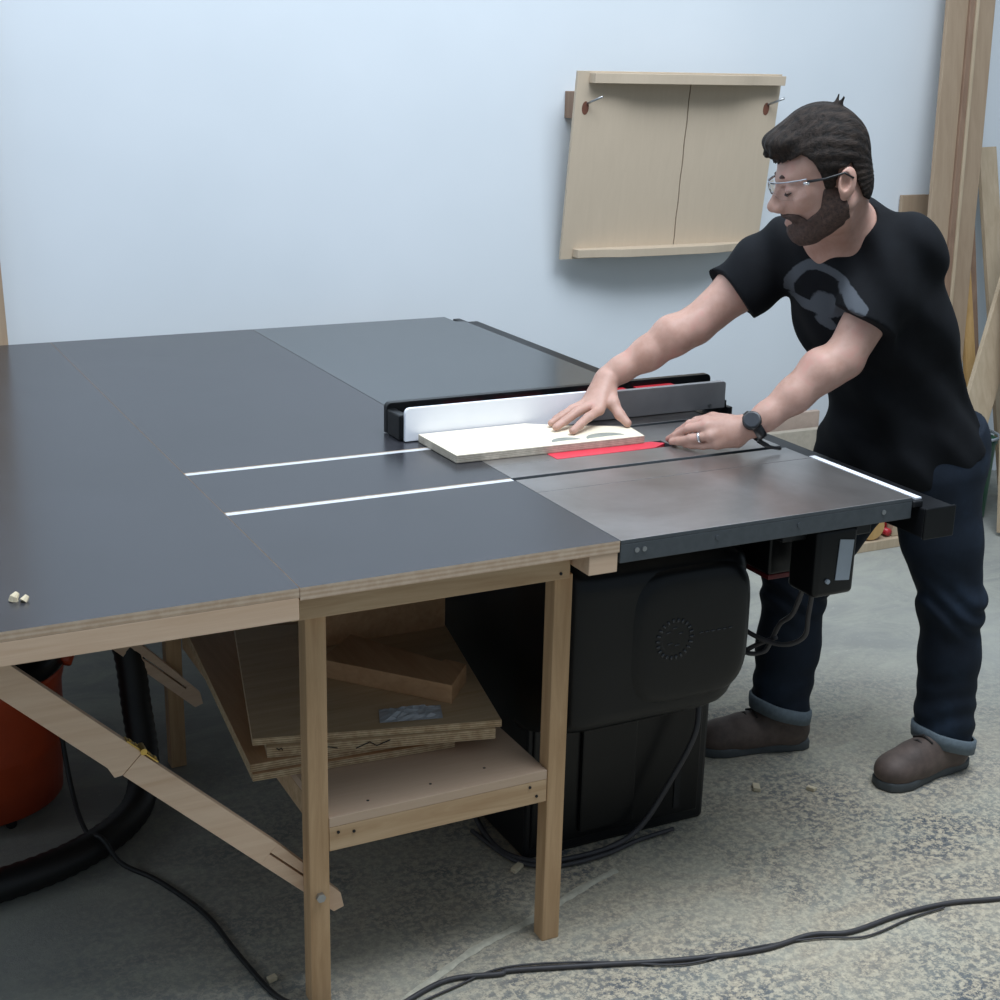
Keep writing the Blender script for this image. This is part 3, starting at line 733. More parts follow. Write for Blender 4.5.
#PERSON#
# ---------------------------------------------------------------- person: one continuous body grown from a distance field
class Field:
    def __init__(s, lo, hi, res):
        s.lo = np.array(lo, np.float32); s.res = res
        s.n = np.ceil((np.array(hi) - s.lo) / res).astype(int) + 1
        s.D = np.full(s.n, .5, np.float32)
        s.ax = [s.lo[i] + res * np.arange(s.n[i], dtype=np.float32) for i in range(3)]
    def sub(s, lo, hi, pad):
        sl = []
        for i in range(3):
            a = int(max(0, math.floor((lo[i] - pad - s.lo[i]) / s.res))); b = int(min(s.n[i], math.ceil((hi[i] + pad - s.lo[i]) / s.res) + 1))
            if b <= a: return None, None
            sl.append(slice(a, b))
        g = np.meshgrid(*[s.ax[i][sl[i]] for i in range(3)], indexing='ij')
        return tuple(sl), np.stack(g, -1)
    def op(s, fn, lo, hi, pad, k=.01, mode='add'):
        sl, P_ = s.sub(lo, hi, pad + k)
        if sl is None: return
        d = fn(P_); a = s.D[sl]
        if mode == 'sub': d = -d; a2 = -a; d2 = -d; b = d2
        if mode == 'add':
            h = np.clip(.5 + .5 * (a - d) / k, 0, 1); s.D[sl] = a * (1 - h) + d * h - k * h * (1 - h)
        elif mode == 'sub':   # a minus shape
            e = -fn(P_) if False else d
            h = np.clip(.5 - .5 * (a - e) / k, 0, 1); s.D[sl] = a * (1 - h) + e * h + k * h * (1 - h)
    def cap(s, a, b, ra, rb=None, k=.01, mode='add'):
        rb = ra if rb is None else rb; a = np.array(a, np.float32); b = np.array(b, np.float32)
        def fn(p):
            d = b - a; t = np.clip(((p - a) @ d) / max(float(d @ d), 1e-9), 0, 1)
            return np.linalg.norm(p - a - t[..., None] * d, axis=-1) - (ra + (rb - ra) * t)
        r = max(ra, rb); s.op(fn, np.minimum(a, b) - r, np.maximum(a, b) + r, .02, k, mode)
    def chain(s, pts, k=.01, mode='add'):
        for (a, ra), (b, rb) in zip(pts[:-1], pts[1:]): s.cap(a, b, ra, rb, k, mode)
    def ell(s, c, r, axes=None, k=.02, mode='add'):
        c = np.array(c, np.float32); r = np.array(r, np.float32)
        A = np.eye(3, dtype=np.float32) if axes is None else np.array(axes, np.float32)
        def fn(p):
            q = (p - c) @ A.T; k0 = np.linalg.norm(q / r, axis=-1); k1 = np.linalg.norm(q / (r * r), axis=-1)
            return k0 * (k0 - 1) / np.maximum(k1, 1e-6)
        R = float(r.max()); s.op(fn, c - R, c + R, .02, k, mode)
    def apply(s, fn):   # D = fn(P, D) on whole grid in slabs
        for i in range(0, s.n[0], 24):
            g = np.meshgrid(s.ax[0][i:i + 24], s.ax[1], s.ax[2], indexing='ij')
            s.D[i:i + 24] = fn(np.stack(g, -1), s.D[i:i + 24])
    def mesh(s):
        D = s.D; s_ = D < 0
        cnt = np.zeros([x - 1 for x in D.shape], np.int8)
        offs = [(i, j, k) for i in (0, 1) for j in (0, 1) for k in (0, 1)]
        for o in offs: cnt += s_[o[0]:D.shape[0] - 1 + o[0], o[1]:D.shape[1] - 1 + o[1], o[2]:D.shape[2] - 1 + o[2]]
        act = (cnt > 0) & (cnt < 8); ai = np.argwhere(act)
        idx = np.full(act.shape, -1, np.int64); idx[act] = np.arange(len(ai))
        vals = np.stack([D[ai[:, 0] + o[0], ai[:, 1] + o[1], ai[:, 2] + o[2]] for o in offs], 1)
        pos = np.zeros((len(ai), 3)); num = np.zeros(len(ai)); O = np.array(offs, float)
        for a in range(8):
            for b in range(a + 1, 8):
                if abs(O[a] - O[b]).sum() != 1: continue
                va, vb = vals[:, a], vals[:, b]; m = (va < 0) != (vb < 0)
                t = np.where(m, va / np.where(m, va - vb, 1), 0)
                pos += m[:, None] * (O[a] + (O[b] - O[a]) * t[:, None]); num += m
        V = s.lo + s.res * (ai + pos / num[:, None])
        Q = []
        for ax in range(3):
            sh = [slice(None)] * 3; a = list(sh); b = list(sh); a[ax] = slice(0, -1); b[ax] = slice(1, None)
            sa, sb = s_[tuple(a)], s_[tuple(b)]
            e = np.argwhere(sa != sb); u, v = [(1, 2), (2, 0), (0, 1)][ax]
            ok = (e[:, u] > 0) & (e[:, v] > 0) & (e[:, u] < D.shape[u] - 1) & (e[:, v] < D.shape[v] - 1); e = e[ok]
            ins = sa[e[:, 0], e[:, 1], e[:, 2]]
            def cell(du, dv):
                c = e.copy(); c[:, u] += du; c[:, v] += dv; return idx[c[:, 0], c[:, 1], c[:, 2]]
            q = np.stack([cell(-1, -1), cell(0, -1), cell(0, 0), cell(-1, 0)], 1)
            q[~ins] = q[~ins][:, ::-1]; Q.append(q)
        return V, np.concatenate(Q)
    def build(s, name, mat, parent, cast=None):
        V, Q = s.mesh(); V = V - np.array(parent.location if parent.parent is None else parent.parent.location)
        me = bpy.data.meshes.new(name); me.vertices.add(len(V)); me.vertices.foreach_set('co', V.astype(np.float32).ravel())
        me.loops.add(Q.size); me.loops.foreach_set('vertex_index', Q.ravel().astype(np.int32))
        me.polygons.add(len(Q)); me.polygons.foreach_set('loop_start', np.arange(0, Q.size, 4, dtype=np.int32)); me.polygons.foreach_set('loop_total', np.full(len(Q), 4, np.int32))
        me.polygons.foreach_set('use_smooth', np.ones(len(Q), bool)); me.update(calc_edges=True); me.validate()
        for m in (mat if isinstance(mat, (list, tuple)) else [mat]): me.materials.append(MAT[m])
        o = bpy.data.objects.new(name, me); COL.objects.link(o); o.parent = parent
        return o, V

def sines(p, f, seed=0):
    r = np.random.RandomState(seed); o = 0
    for i in range(6):
        d = r.normal(size=3); d /= np.linalg.norm(d)
        o = o + np.sin((p @ d.astype(np.float32)) * f * (.7 + .6 * r.rand()) + r.rand() * 6.28)
    return o / 6

# materials of the figure
k = NT('skin')
n = k.noise(18, 5, .6); n2 = k.noise(250, 3)
c = k.ramp(n, [(.3, lin('b08878')), (.55, lin('bf998a')), (.75, lin('c48f83'))])
k.col(c); k.set(Roughness=.5, Subsurface_Weight=.08, Specular_IOR_Level=.35); k.b.inputs['Subsurface Radius'].default_value = (.02, .008, .005)
k.bump(n2, .12, .0006); MAT['skin'] = k.m
k = NT('hair_mat')
n = k.noise(9, 6, .7, k.mapping((3.5, 13, 9), (0, .5, .35)))
k.col(k.ramp(n, [(.38, lin('0e0a08')), (.66, lin('3a2f28'))])); k.set(Roughness=.6, Specular_IOR_Level=.22); k.bump(n, 1.0, .006); MAT['hair_mat'] = k.m
k = NT('beard_mat')
n = k.noise(150, 5, .8)
k.col(k.ramp(n, [(.35, lin('2a1c17')), (.7, lin('5a4238'))])); k.set(Roughness=.7); k.bump(n, .6, .002); MAT['beard_mat'] = k.m
simple('lip', 'a86f66', .5, 0, .05, 40, .05)
simple('eye_white', 'd8d2cc', .2, 0, .02, 20, 0)
simple('iris', '2a1d16', .2, 0, .1, 20, 0)
simple('shoe_leather', '554740', .65, 0, .3, 30, .35)
simple('shoe_sole', '45494b', .7, 0, .12, 40, .1)
simple('lace', '2c2624', .8, 0, .1, 60, .1)
simple('jean_cuff', '5f6a71', .85, 0, .15, 90, .3)
simple('watch_black', '101114', .35, 0, .1, 30, .05)
simple('watch_face', '3a3d42', .2, .2, .1, 30, 0)
simple('silver_ring', 'dedee0', .2, .9, .05, 30, 0)
k = NT('glasses'); k.b.inputs['Transmission Weight'].default_value = 1; k.b.inputs['Roughness'].default_value = .1; k.b.inputs['IOR'].default_value = 1.12
k.col((.96, .98, 1, 1)); MAT['glasses'] = k.m
# denim
k = NT('denim')
n = k.noise(7, 5, .6); n2 = k.noise(320, 2)
c = k.ramp(n, [(.3, lin('10161f')), (.55, lin('17202c')), (.78, lin('233142'))])
k.col(c); k.set(Roughness=.85, Specular_IOR_Level=.25); k.bump(n2, .2, .001); MAT['denim'] = k.m
# t-shirt with a faded grey print driven by a painted mask
k = NT('tshirt')
n = k.noise(12, 4); n2 = k.noise(300, 2)
base = k.ramp(n, [(.3, lin('0e0f12')), (.7, lin('15171b'))])
at = k.n('ShaderNodeAttribute', attribute_name='print_mask')
fac = k.ramp(k.math('ADD', at.outputs['Fac'], k.math('MULTIPLY', k.math('SUBTRACT', k.noise(38, 5, .7), .5), .55)), [(.48, (0, 0, 0)), (.60, (1, 1, 1))])
c = k.mix(k.math('MULTIPLY', fac, .9), base, lin('55595f'))
k.col(c); k.set(Roughness=.9, Specular_IOR_Level=.2); k.bump(n2, .15, .001); MAT['tshirt'] = k.m

def person():
    R0 = (2.40, 2.54, 0)
    t = thing('person', 'man in black t-shirt, dark jeans and safety glasses pushing a board across the saw', 'person', R0)
    # head frame
    HC = np.array((2.050, 2.499, 1.462)); HS = 1.13
    yaw, pit, rol = .45, .28, -.045
    F = np.array([-math.cos(yaw) * math.cos(pit), math.sin(yaw) * math.cos(pit), -math.sin(pit)])
    L = np.cross([0, 0, 1], F); L /= np.linalg.norm(L); U = np.cross(F, L)
    L, U = L * math.cos(rol) + U * math.sin(rol), -L * math.sin(rol) + U * math.cos(rol)
    AX = np.array([F, L, U])
    def W(f, l, u): return HC + HS * (f * F + l * L + u * U)
    Ls, Rs = (2.250, 2.455, 1.298), (2.125, 2.73, 1.262)
    Le, Re = (2.10, 2.45, 1.067), (1.925, 2.775, 1.095)
    Lw, Rw = (1.905, 2.495, .922), (1.735, 2.838, .975)
    neck = (2.17, 2.575, 1.325)

    # ---- body (head, neck, torso core, arms, hands)
    B = Field((1.50, 2.30, .855), (2.50, 2.98, 1.66), .0029)
    e = lambda c, r, k=.02, mode='add', ax=AX: B.ell(W(*c), np.array(r) * HS, ax, k, mode)
    cp = lambda a, b, ra, rb, k=.012, mode='add': B.cap(W(*a), W(*b), ra * HS, rb * HS, k, mode)
    e((.002, 0, .034), (.080, .072, .085))
    e((.022, 0, -.028), (.068, .060, .078), .02)
    e((.030, 0, .022), (.058, .062, .05), .02)
    cp((-.01, .052, -.050), (.056, .018, -.094), .020, .020, .025); cp((-.01, -.052, -.050), (.056, -.018, -.094), .020, .020, .025)
    cp((.064, .010, -.092), (.064, -.010, -.092), .018, .018, .02)
    cp((.074, .034, .018), (.084, .008, .014), .010, .010, .014); cp((.074, -.034, .018), (.084, -.008, .014), .010, .010, .014)   # brow
    for s_ in (1, -1):
        e((.093, .031 * s_, -.004), (.016, .019, .012), .012, 'sub')
        e((.074, .031 * s_, -.005), (.0145, .0145, .0125), .006)          # lids over the eyes
        cp((.066, .040 * s_, -.030), (.050, .050 * s_, -.022), .014, .013, .02)   # cheekbone
        e((.104, .012 * s_, -.038), (.011, .008, .008), .006)              # nostril wing
    e((.066, 0, -.036), (.028, .034, .040), .015); cp((.080, 0, .0), (.091, 0, -.036), .010, .015, .012)
    cp((.087, 0, .008), (.109, 0, -.028), .0065, .0095, .010)
    e((.110, 0, -.033), (.012, .0105, .0105), .008)
    for s_ in (1, -1): e((.110, .0065 * s_, -.046), (.004, .003, .004), .004, 'sub')
    cp((.080, .018, -.060), (.086, 0, -.056), .006, .008, .008); cp((.080, -.018, -.060), (.086, 0, -.056), .006, .008, .008)
    cp((.080, .015, -.070), (.086, 0, -.070), .006, .008, .008); cp((.080, -.015, -.070), (.086, 0, -.070), .006, .008, .008)
    cp((.089, .022, -.0635), (.0955, 0, -.0630), .0022, .0026, .004, 'sub'); cp((.089, -.022, -.0635), (.0955, 0, -.0630), .0022, .0026, .004, 'sub')
    # ears
    for s_ in (1, -1):
        ea = np.array([F * .97 + U * .2, L * s_, U]); ea = np.array([ea[0] / np.linalg.norm(ea[0]), L * .92 - F * .38 * s_, U])
        e((-.018, .076 * s_, -.010), (.019, .008, .028), .006, 'add', ea)
        e((-.013, .083 * s_, -.006), (.009, .006, .016), .004, 'sub', ea)
        e((-.010, .075 * s_, -.031), (.010, .007, .011), .006, 'add', ea)
    # neck, shoulders, torso core
    nb = np.array(neck)
    B.cap(W(-.028, 0, -.035), nb + (.0, 0, -.015), .052, .056, .03)
    B.cap(W(.0, 0, -.085), nb + (-.022, 0, .0), .035, .036, .03)
    B.cap(nb + (.02, 0, -.015), (2.215, 2.50, 1.31), .050, .045, .03); B.cap(nb + (.02, 0, -.015), (2.14, 2.68, 1.285), .050, .045, .03)
    B.cap(nb, (2.27, 2.56, 1.12), .085, .11, .04); B.cap((2.27, 2.56, 1.12), (2.36, 2.55, .93), .11, .10, .04)
    # arms
    B.cap(W(-.01, .045, -.075), nb + (-.020, -.030, -.02), .014, .014, .012)     # neck tendon
    B.chain([(Ls, .058), (((Ls[0]+Le[0])/2+.004, (Ls[1]+Le[1])/2, (Ls[2]+Le[2])/2+.004), .052), (Le, .044)], .02)
    la = np.array(Le); lw = np.array(Lw)
    B.chain([(la, .043), (la + (lw - la) * .22 + (-.006, 0, .008), .047), (la + (lw - la) * .55, .039), (la + (lw - la) * .85, .030), (lw, .028)], .016)
    B.cap(la + (.012, -.004, -.008), la + (-.02, 0, -.03), .028, .026, .015)
    B.chain([(Rs, .058), (((Rs[0]+Re[0])/2, (Rs[1]+Re[1])/2, (Rs[2]+Re[2])/2+.002), .052), (Re, .044)], .02)
    ra_ = np.array(Re); rw = np.array(Rw)
    B.chain([(ra_, .043), (ra_ + (rw - ra_) * .25 + (-.004, -.004, .008), .047), (ra_ + (rw - ra_) * .55, .039), (ra_ + (rw - ra_) * .85, .030), (rw, .029)], .016)
    # ---- left hand resting on the iron table on its little-finger edge
    lm = {'i': (1.822, 2.560, .925), 'm': (1.812, 2.545, .918), 'r': (1.812, 2.528, .899), 'p': (1.826, 2.520, .881)}
    lt = {'i': [(1.800, 2.590, .912), (1.792, 2.620, .888), (1.790, 2.640, .8725)],
          'm': [(1.787, 2.577, .906), (1.776, 2.608, .884), (1.773, 2.630, .8715)],
          'r': [(1.785, 2.560, .888), (1.772, 2.588, .876), (1.766, 2.608, .871)],
          'p': [(1.805, 2.543, .8735), (1.790, 2.563, .871), (1.782, 2.579, .8695)]}
    fr = {'i': .0100, 'm': .0102, 'r': .0097, 'p': .0085}
    for q in 'imrp':
        a = np.array(lm[q]); B.chain([(lw * .75 + a * .25, .019), (a, .0125)], .014)
        p3 = [np.array(x) for x in lt[q]]; r = fr[q]
        B.chain([(a, r * 1.12), (p3[0], r), (p3[1], r * .92), (p3[2], r * .80)], .004)
    B.cap((1.872, 2.512, .892), (1.84, 2.525, .888), .022, .016, .014)
    B.chain([((1.872, 2.535, .925), .016), ((1.850, 2.575, .925), .0135), ((1.828, 2.604, .912), .0115), ((1.815, 2.628, .893), .0095)], .006)
    # ---- right hand, fingers spread on the board
    rm = {'i': (1.672, 2.772, .915), 'm': (1.664, 2.792, .924), 'r': (1.664, 2.812, .926), 'p': (1.672, 2.830, .922)}
    rt = {'i': [(1.628, 2.746, .908), (1.597, 2.730, .896), (1.572, 2.718, .888)],
          'm': [(1.617, 2.778, .914), (1.580, 2.767, .899), (1.551, 2.758, .8885)],
          'r': [(1.620, 2.806, .914), (1.586, 2.801, .898), (1.560, 2.796, .8885)],
          'p': [(1.636, 2.832, .908), (1.608, 2.833, .895), (1.590, 2.832, .8885)]}
    for q in 'imrp':
        a = np.array(rm[q]); B.chain([(rw * .8 + a * .2, .022), (a, .0130)], .014)
        p3 = [np.array(x) for x in rt[q]]; r = fr[q] * 1.04
        B.chain([(a, r * 1.12), (p3[0], r), (p3[1], r * .92), (p3[2], r * .80)], .004)
    B.chain([((1.722, 2.812, .948), .018), ((1.712, 2.778, .925), .0145), ((1.716, 2.752, .904), .0118), ((1.724, 2.730, .8885), .0095)], .007)
    # web folds between knuckles, fine surface unevenness
    B.apply(lambda p, d: d + .0006 * sines(p, 160, 3) * (d < .02))
    o, V = B.build('body', 'skin', t)
    # nails
    for tip, nrm in ((rt['i'], .0085), (rt['m'], .0085), (rt['r'], .0080)):
        pass
    # ---- hair
    Hh = Field(HC - .17, HC + .18, .0029)
    def loc(p): return ((p - HC) @ AX.T) / HS
    def hairf(p, d_):
        q = loc(p); f, l, u = q[..., 0], q[..., 1], q[..., 2]
        def ell(c, r):
            v = (q - np.array(c)); r = np.array(r); k0 = np.linalg.norm(v / r, axis=-1); k1 = np.linalg.norm(v / (r * r), axis=-1)
            return k0 * (k0 - 1) / np.maximum(k1, 1e-6)
        d = ell((.003, 0, .041), (.091, .081, .095))
        q2 = ell((.068, .0, .084), (.040, .056, .024)); h = np.clip(.5 + .5 * (d - q2) / .02, 0, 1); d = d * (1 - h) + q2 * h - .02 * h * (1 - h)
        b = ell((-.042, 0, -.022), (.041, .058, .056)); h = np.clip(.5 + .5 * (d - b) / .02, 0, 1); d = d * (1 - h) + b * h - .02 * h * (1 - h)
        al = np.abs(l)
        # hairline: lowest allowed height by position along the head
        line = np.where(f > .052, .058 - (f - .07) * .5 - al * .08, 0)
        line = np.where(f <= .052, np.interp(f, [-.12, -.075, -.050, -.040, -.034, -.008, .004, .020, .027, .036, .052], [-.075, -.072, -.050, -.012, .022, .020, -.018, -.020, .020, .045, .060]), line)
        cut = (line - u) * .75
        d = np.maximum(d, cut)
        # tousled strands
        ang = np.arctan2(l, u + .02)
        st = np.sin(ang * 34 + 2 * np.sin(f * 30)) * .0009 + .0016 * sines(p, 70, 5)
        d = d + st
        return (d * HS).astype(np.float32)
    Hh.apply(hairf)
    
    for dx, dl, ln in ((0, 0, 0), (-.006, .006, -.006), (-.010, -.004, -.010)): Hh.cap(W(-.035 + dx, .01 + dl, .122), W(-.046 + dx, .012 + dl * 1.6, .142 + ln), .005, .0018, .008)   # tuft at the crown
    for a, b in (((.082, .03, .080), (.100, .02, .062)), ((.082, .0, .084), (.104, -.01, .062)), ((.08, -.03, .082), (.102, -.035, .062))): Hh.cap(W(*a), W(*b), .012, .004, .015)
    Hh.build('hair', 'hair_mat', t)
    # ---- beard
    Bd = Field(HC - .17, HC + .16, .0027)
    def beardf(p, d_):
        q = loc(p); f, l, u = q[..., 0], q[..., 1], q[..., 2]; al = np.abs(l)
        def ell(c, r):
            v = (q - np.array(c)); r = np.array(r); k0 = np.linalg.norm(v / r, axis=-1); k1 = np.linalg.norm(v / (r * r), axis=-1)
            return k0 * (k0 - 1) / np.maximum(k1, 1e-6)
        def capq(a, b, ra, rb):
            a = np.array(a); b = np.array(b); dd = b - a; tt = np.clip(((q - a) @ dd) / (dd @ dd), 0, 1); return np.linalg.norm(q - a - tt[..., None] * dd, axis=-1) - (ra + (rb - ra) * tt)
        def sm(a, b, k=.02):
            h = np.clip(.5 + .5 * (a - b) / k, 0, 1); return a * (1 - h) + b * h - k * h * (1 - h)
        d = ell((.022, 0, -.028), (.0725, .0655, .082))
        for s_ in (1, -1): d = sm(d, capq((-.01, .052 * s_, -.055), (.058, .018 * s_, -.095), .0245, .0245))
        d = sm(d, capq((.065, .012, -.094), (.065, -.012, -.094), .022, .022), .02); d = sm(d, capq((.079, .010, -.081), (.079, -.010, -.081), .009, .009), .015)
        mou = np.minimum(capq((.093, .0, -.052), (.080, .027, -.060), .0075, .0065), capq((.093, .0, -.052), (.080, -.027, -.060), .0075, .0065))
        d = sm(d, mou, .008)
        # region: below a line from sideburn to the mouth corner
        top = np.interp(f, [-.03, .002, .020, .035, .06, .075, .11], [-.035, .0, .0, -.046, -.066, -.052, -.046])
        d = np.maximum(d, (u - top) * .8)
        d = np.maximum(d, -(f + .012 - np.clip(-(u + .05), 0, .1) * -.1))
        lips = ell((.092, 0, -.0665), (.03, .019, .0070)); d = np.maximum(d, -lips)
        d = np.maximum(d, -ell((.112, 0, -.036), (.020, .017, .0145)))
        d = np.maximum(d, (-.116 - u))
        return ((d + .0016 * sines(p, 230, 8)) * HS).astype(np.float32)
    Bd.apply(beardf); Bd.build('beard', 'beard_mat', t)
    # eyebrows, eyes
    for s_ in (1, -1):
        m = MB(); m.tube([tuple(W(.0905, .011 * s_, .0185)), tuple(W(.0885, .026 * s_, .0225)), tuple(W(.0780, .043 * s_, .0185))], [.0030, .0042, .0022], 8)
        m.build('eyebrow', 'beard_mat', t, 0, True)
        m = MB(); c_ = W(.0855, .031 * s_, -.0085)
        m.tube([tuple(W(.085, .018 * s_, -.009)), tuple(W(.0888, .027 * s_, -.0120)), tuple(W(.0878, .036 * s_, -.0120)), tuple(W(.081, .045 * s_, -.008))], [.0012, .0030, .0030, .0012], 8)
        eye = m.build('eye', 'iris', t, 0, True)
    # ---- safety glasses
    g = bpy.data.objects.new('safety_glasses', None); COL.objects.link(g); g.parent = t
    g['label'] = 'clear wraparound safety glasses'
    def frame_pts(u0, n=18, amp=1.0):
        out = []
        for i in range(n + 1):
            a = -1.25 + 2.5 * i / n; out.append(W(.028 + .082 * math.cos(a), .073 * math.sin(a) / math.sin(1.25), u0))
        return out
    m = MB(); rows = []
    for j in range(7):
        v = j / 6; rows.append([W(.030 + (.080 + .002 * math.sin(v * 3.14)) * math.cos(a), .072 * math.sin(a) / math.sin(1.2), .014 - .034 * v * (.12 + .88 * abs(math.sin(a * 1.9)) ** .5)) for a in [-1.2 + 2.4 * i / 28 for i in range(29)]])
    m.grid_surface([[tuple(p) for p in r] for r in rows]); ln = m.build('lens', 'glasses', g, 0, True)
    md = ln.modifiers.new('s', 'SOLIDIFY'); md.thickness = .0016
    m = MB(); m.tube([tuple(p) for p in frame_pts(.015)], .0011, 8); m.build('brow_bar', 'label_grey', g, 0, True)
    for s_ in (1, -1):
        m = MB(); m.tube([tuple(W(.054, .073 * s_, .010)), tuple(W(.02, .082 * s_, .008)), tuple(W(-.014, .082 * s_, .010)), tuple(W(-.03, .080 * s_, -.004))], [.0032, .0026, .0022, .002], 8)
        m.build('temple_arm', 'watch_black', g, 0, True)
        m = MB(); m.tube([tuple(W(.060, .070 * s_, .008)), tuple(W(.050, .0745 * s_, .006))], .004, 8); m.build('hinge', 'silver_ring', g, 0, True)

    # ---- t-shirt
    lv = np.array((.42, -.91, 0)); lv /= np.linalg.norm(lv)
    tv = np.array(neck) - np.array((2.40, 2.55, .84)); tv /= np.linalg.norm(tv); nv = np.cross(tv, lv); nv /= np.linalg.norm(nv); lv2 = np.cross(nv, tv)
    TA = np.array([lv2, nv, tv])
    Sh = Field((1.90, 2.26, .66), (2.66, 2.90, 1.42), .0042)
    Sh.ell((2.415, 2.545, .80), (.185, .145, .17), TA, .04)
    Sh.ell((2.355, 2.55, .95), (.163, .125, .20), TA, .05)
    Sh.ell((2.245, 2.565, 1.16), (.178, .125, .19), TA, .05)
    Sh.cap((2.235, 2.475, 1.285), (2.135, 2.70, 1.255), .078, .078, .04)
    Sh.cap((2.255, 2.50, 1.20), (2.30, 2.55, 1.02), .10, .10, .05)
    Sh.cap(nb + (.058, .0, .022), (2.225, 2.50, 1.326), .052, .060, .03); Sh.cap(nb + (.055, .0, .0), (2.14, 2.68, 1.290), .055, .055, .03)
    Sh.ell((2.262, 2.53, 1.255), (.145, .088, .10), TA, .05); Sh.ell((2.305, 2.53, 1.10), (.15, .10, .15), TA, .05); Sh.ell((2.365, 2.58, .80), (.170, .14, .15), TA, .05)
    # sleeves
    ls = np.array(Ls); sd = np.array(Le) - ls; sl = np.linalg.norm(sd); sd /= sl
    def sleeve(c0, dr, ln, rr0, rr1, k=.022):
        def fn(p):
            t_ = np.clip(((p - c0) @ dr) / .20, 0, 1); q_ = np.linalg.norm(p - c0 - t_[..., None] * dr * .20, axis=-1)
            out = q_ - (rr0 + (rr1 - rr0) * t_) + .0015 * sines(p, 40, 12); pl_ = (p - c0) @ dr - ln
            return np.maximum(out, pl_)
        Sh.op(fn, c0 - .3, c0 + .3, .0, k)
    sleeve(ls, sd, .188, .079, .080)
    rs = np.array(Rs); rd = np.array(Re) - rs; rd /= np.linalg.norm(rd)
    sleeve(rs, rd, .150, .076, .076)
    def cut(p, d):
        # flat sleeve ends, hem, neck hole, folds
        fold = .0035 * np.sin(p[..., 2] * 55 + p[..., 0] * 60 + 2 * np.sin(p[..., 1] * 18)) * np.clip((1.15 - p[..., 2]) / .2, 0, 1)
        fold = fold + .0060 * np.sin((p @ np.array((30., -38., 34.), np.float32)) + 2.2 * sines(p, 14, 2)) + .004 * sines(p, 34, 4)
        d = d + fold * (np.abs(d) < .05)
        hem = (.715 + (p[..., 0] - 2.30) * .58 + .003 * np.sin(p[..., 1] * 40)) - p[..., 2]
        return np.maximum(d, hem)
    Sh.apply(cut)
    # neck opening
    Sh.cap(nb + (.012, 0, .002), W(-.03, 0, -.05), .058, .074, .006, 'sub')
    Sh.cap(nb + (-.02, 0, .022), nb + (-.07, -.010, .05), .044, .052, .012, 'sub')
    o, V = Sh.build('shirt', 'tshirt', t)
    o['label'] = 'black t-shirt with faded grey print on the chest'
    # printed emblem: painted as a vertex mask in chest coordinates
    Vw = V + np.array(R0); pc = np.array(PRINT_C)
    rv = np.array((.893, -.45, .02)); rv /= np.linalg.norm(rv); uv = np.array((-.13, -.27, .95)); uv /= np.linalg.norm(uv)
    a = (Vw - pc) @ rv / .068; b = (Vw - pc) @ uv / .068
    front = ((Vw - pc) @ np.array((-.6, -.75, 0))) > -.17
    def blob(cx, cy, rx, ry, rot=0):
        c, s_ = math.cos(rot), math.sin(rot); x, y = a - cx, b - cy
        return 1 - np.sqrt(((x * c + y * s_) / rx) ** 2 + ((-x * s_ + y * c) / ry) ** 2)
    rr = np.sqrt((a - .1) ** 2 + (b + .15) ** 2); th = np.arctan2(b + .15, a - .1)
    arc = 1 - np.abs(rr - 1.0) / .16; arc = np.where((th > .55) | (th < -2.75), arc, -1)
    msk = np.maximum.reduce([arc, blob(.15, -.35, .55, .45, .5) * 1.5, blob(.62, .45, .35, .22, -.7) * 1.5, blob(-.35, -.55, .5, .22, .2) * 1.3, blob(.2, -.9, .4, .2, -.3) * 1.2])
    msk = np.clip(.45 + .6 * msk, 0, 1) * front
    msk = np.where(np.sqrt(a * a + b * b) < 1.6, msk, 0)
    at = o.data.attributes.new('print_mask', 'FLOAT', 'POINT'); at.data.foreach_set('value', msk.astype(np.float32))

    # ---- jeans
    J = Field((2.0, 2.26, .085), (2.72, 2.86, .97), .005)
    J.ell((2.45, 2.54, .83), (.155, .125, .11), TA, .05)
    J.ell((2.448, 2.52, .78), (.142, .122, .12), TA, .05)
    hl, kl, al_ = (2.432, 2.47, .76), (2.485, 2.425, .44), (2.498, 2.41, .06)
    hr, kr, ar_ = (2.38, 2.62, .75), (2.215, 2.685, .44), (2.185, 2.665, .09)
    J.chain([(hl, .112), ((2.450, 2.445, .60), .092), (kl, .075), ((2.500, 2.42, .30), .070), (al_, .074)], .03)
    J.chain([(hr, .102), ((2.28, 2.66, .60), .094), (kr, .080), ((2.205, 2.68, .28), .074), (ar_, .074)], .03)
    def jf(p, d):
        z = p[..., 2]; low = np.clip((.30 - z) / .2, 0, 1); kn = np.exp(-((z - .44) / .07) ** 2)
        fold = .0035 * low * np.sin(z * 105 + 6 * sines(p, 26, 1)) + .0045 * kn * np.sin(z * 85 + p[..., 0] * 40 + 5 * sines(p, 24, 6)) + .0055 * sines(p * np.array((1, 1, .6), np.float32), 34, 9)
        d = d + fold * (np.abs(d) < .05)
        bot = np.where(p[..., 1] > 2.53, .110 - .28 * (p[..., 0] - 2.186), .080 - .28 * (p[..., 0] - 2.502))
        top = z - (.86 + (p[..., 0] - 2.45) * .35)
        return np.maximum(np.maximum(d, bot - z), top)
    J.apply(jf); J.build('jeans', 'denim', t)
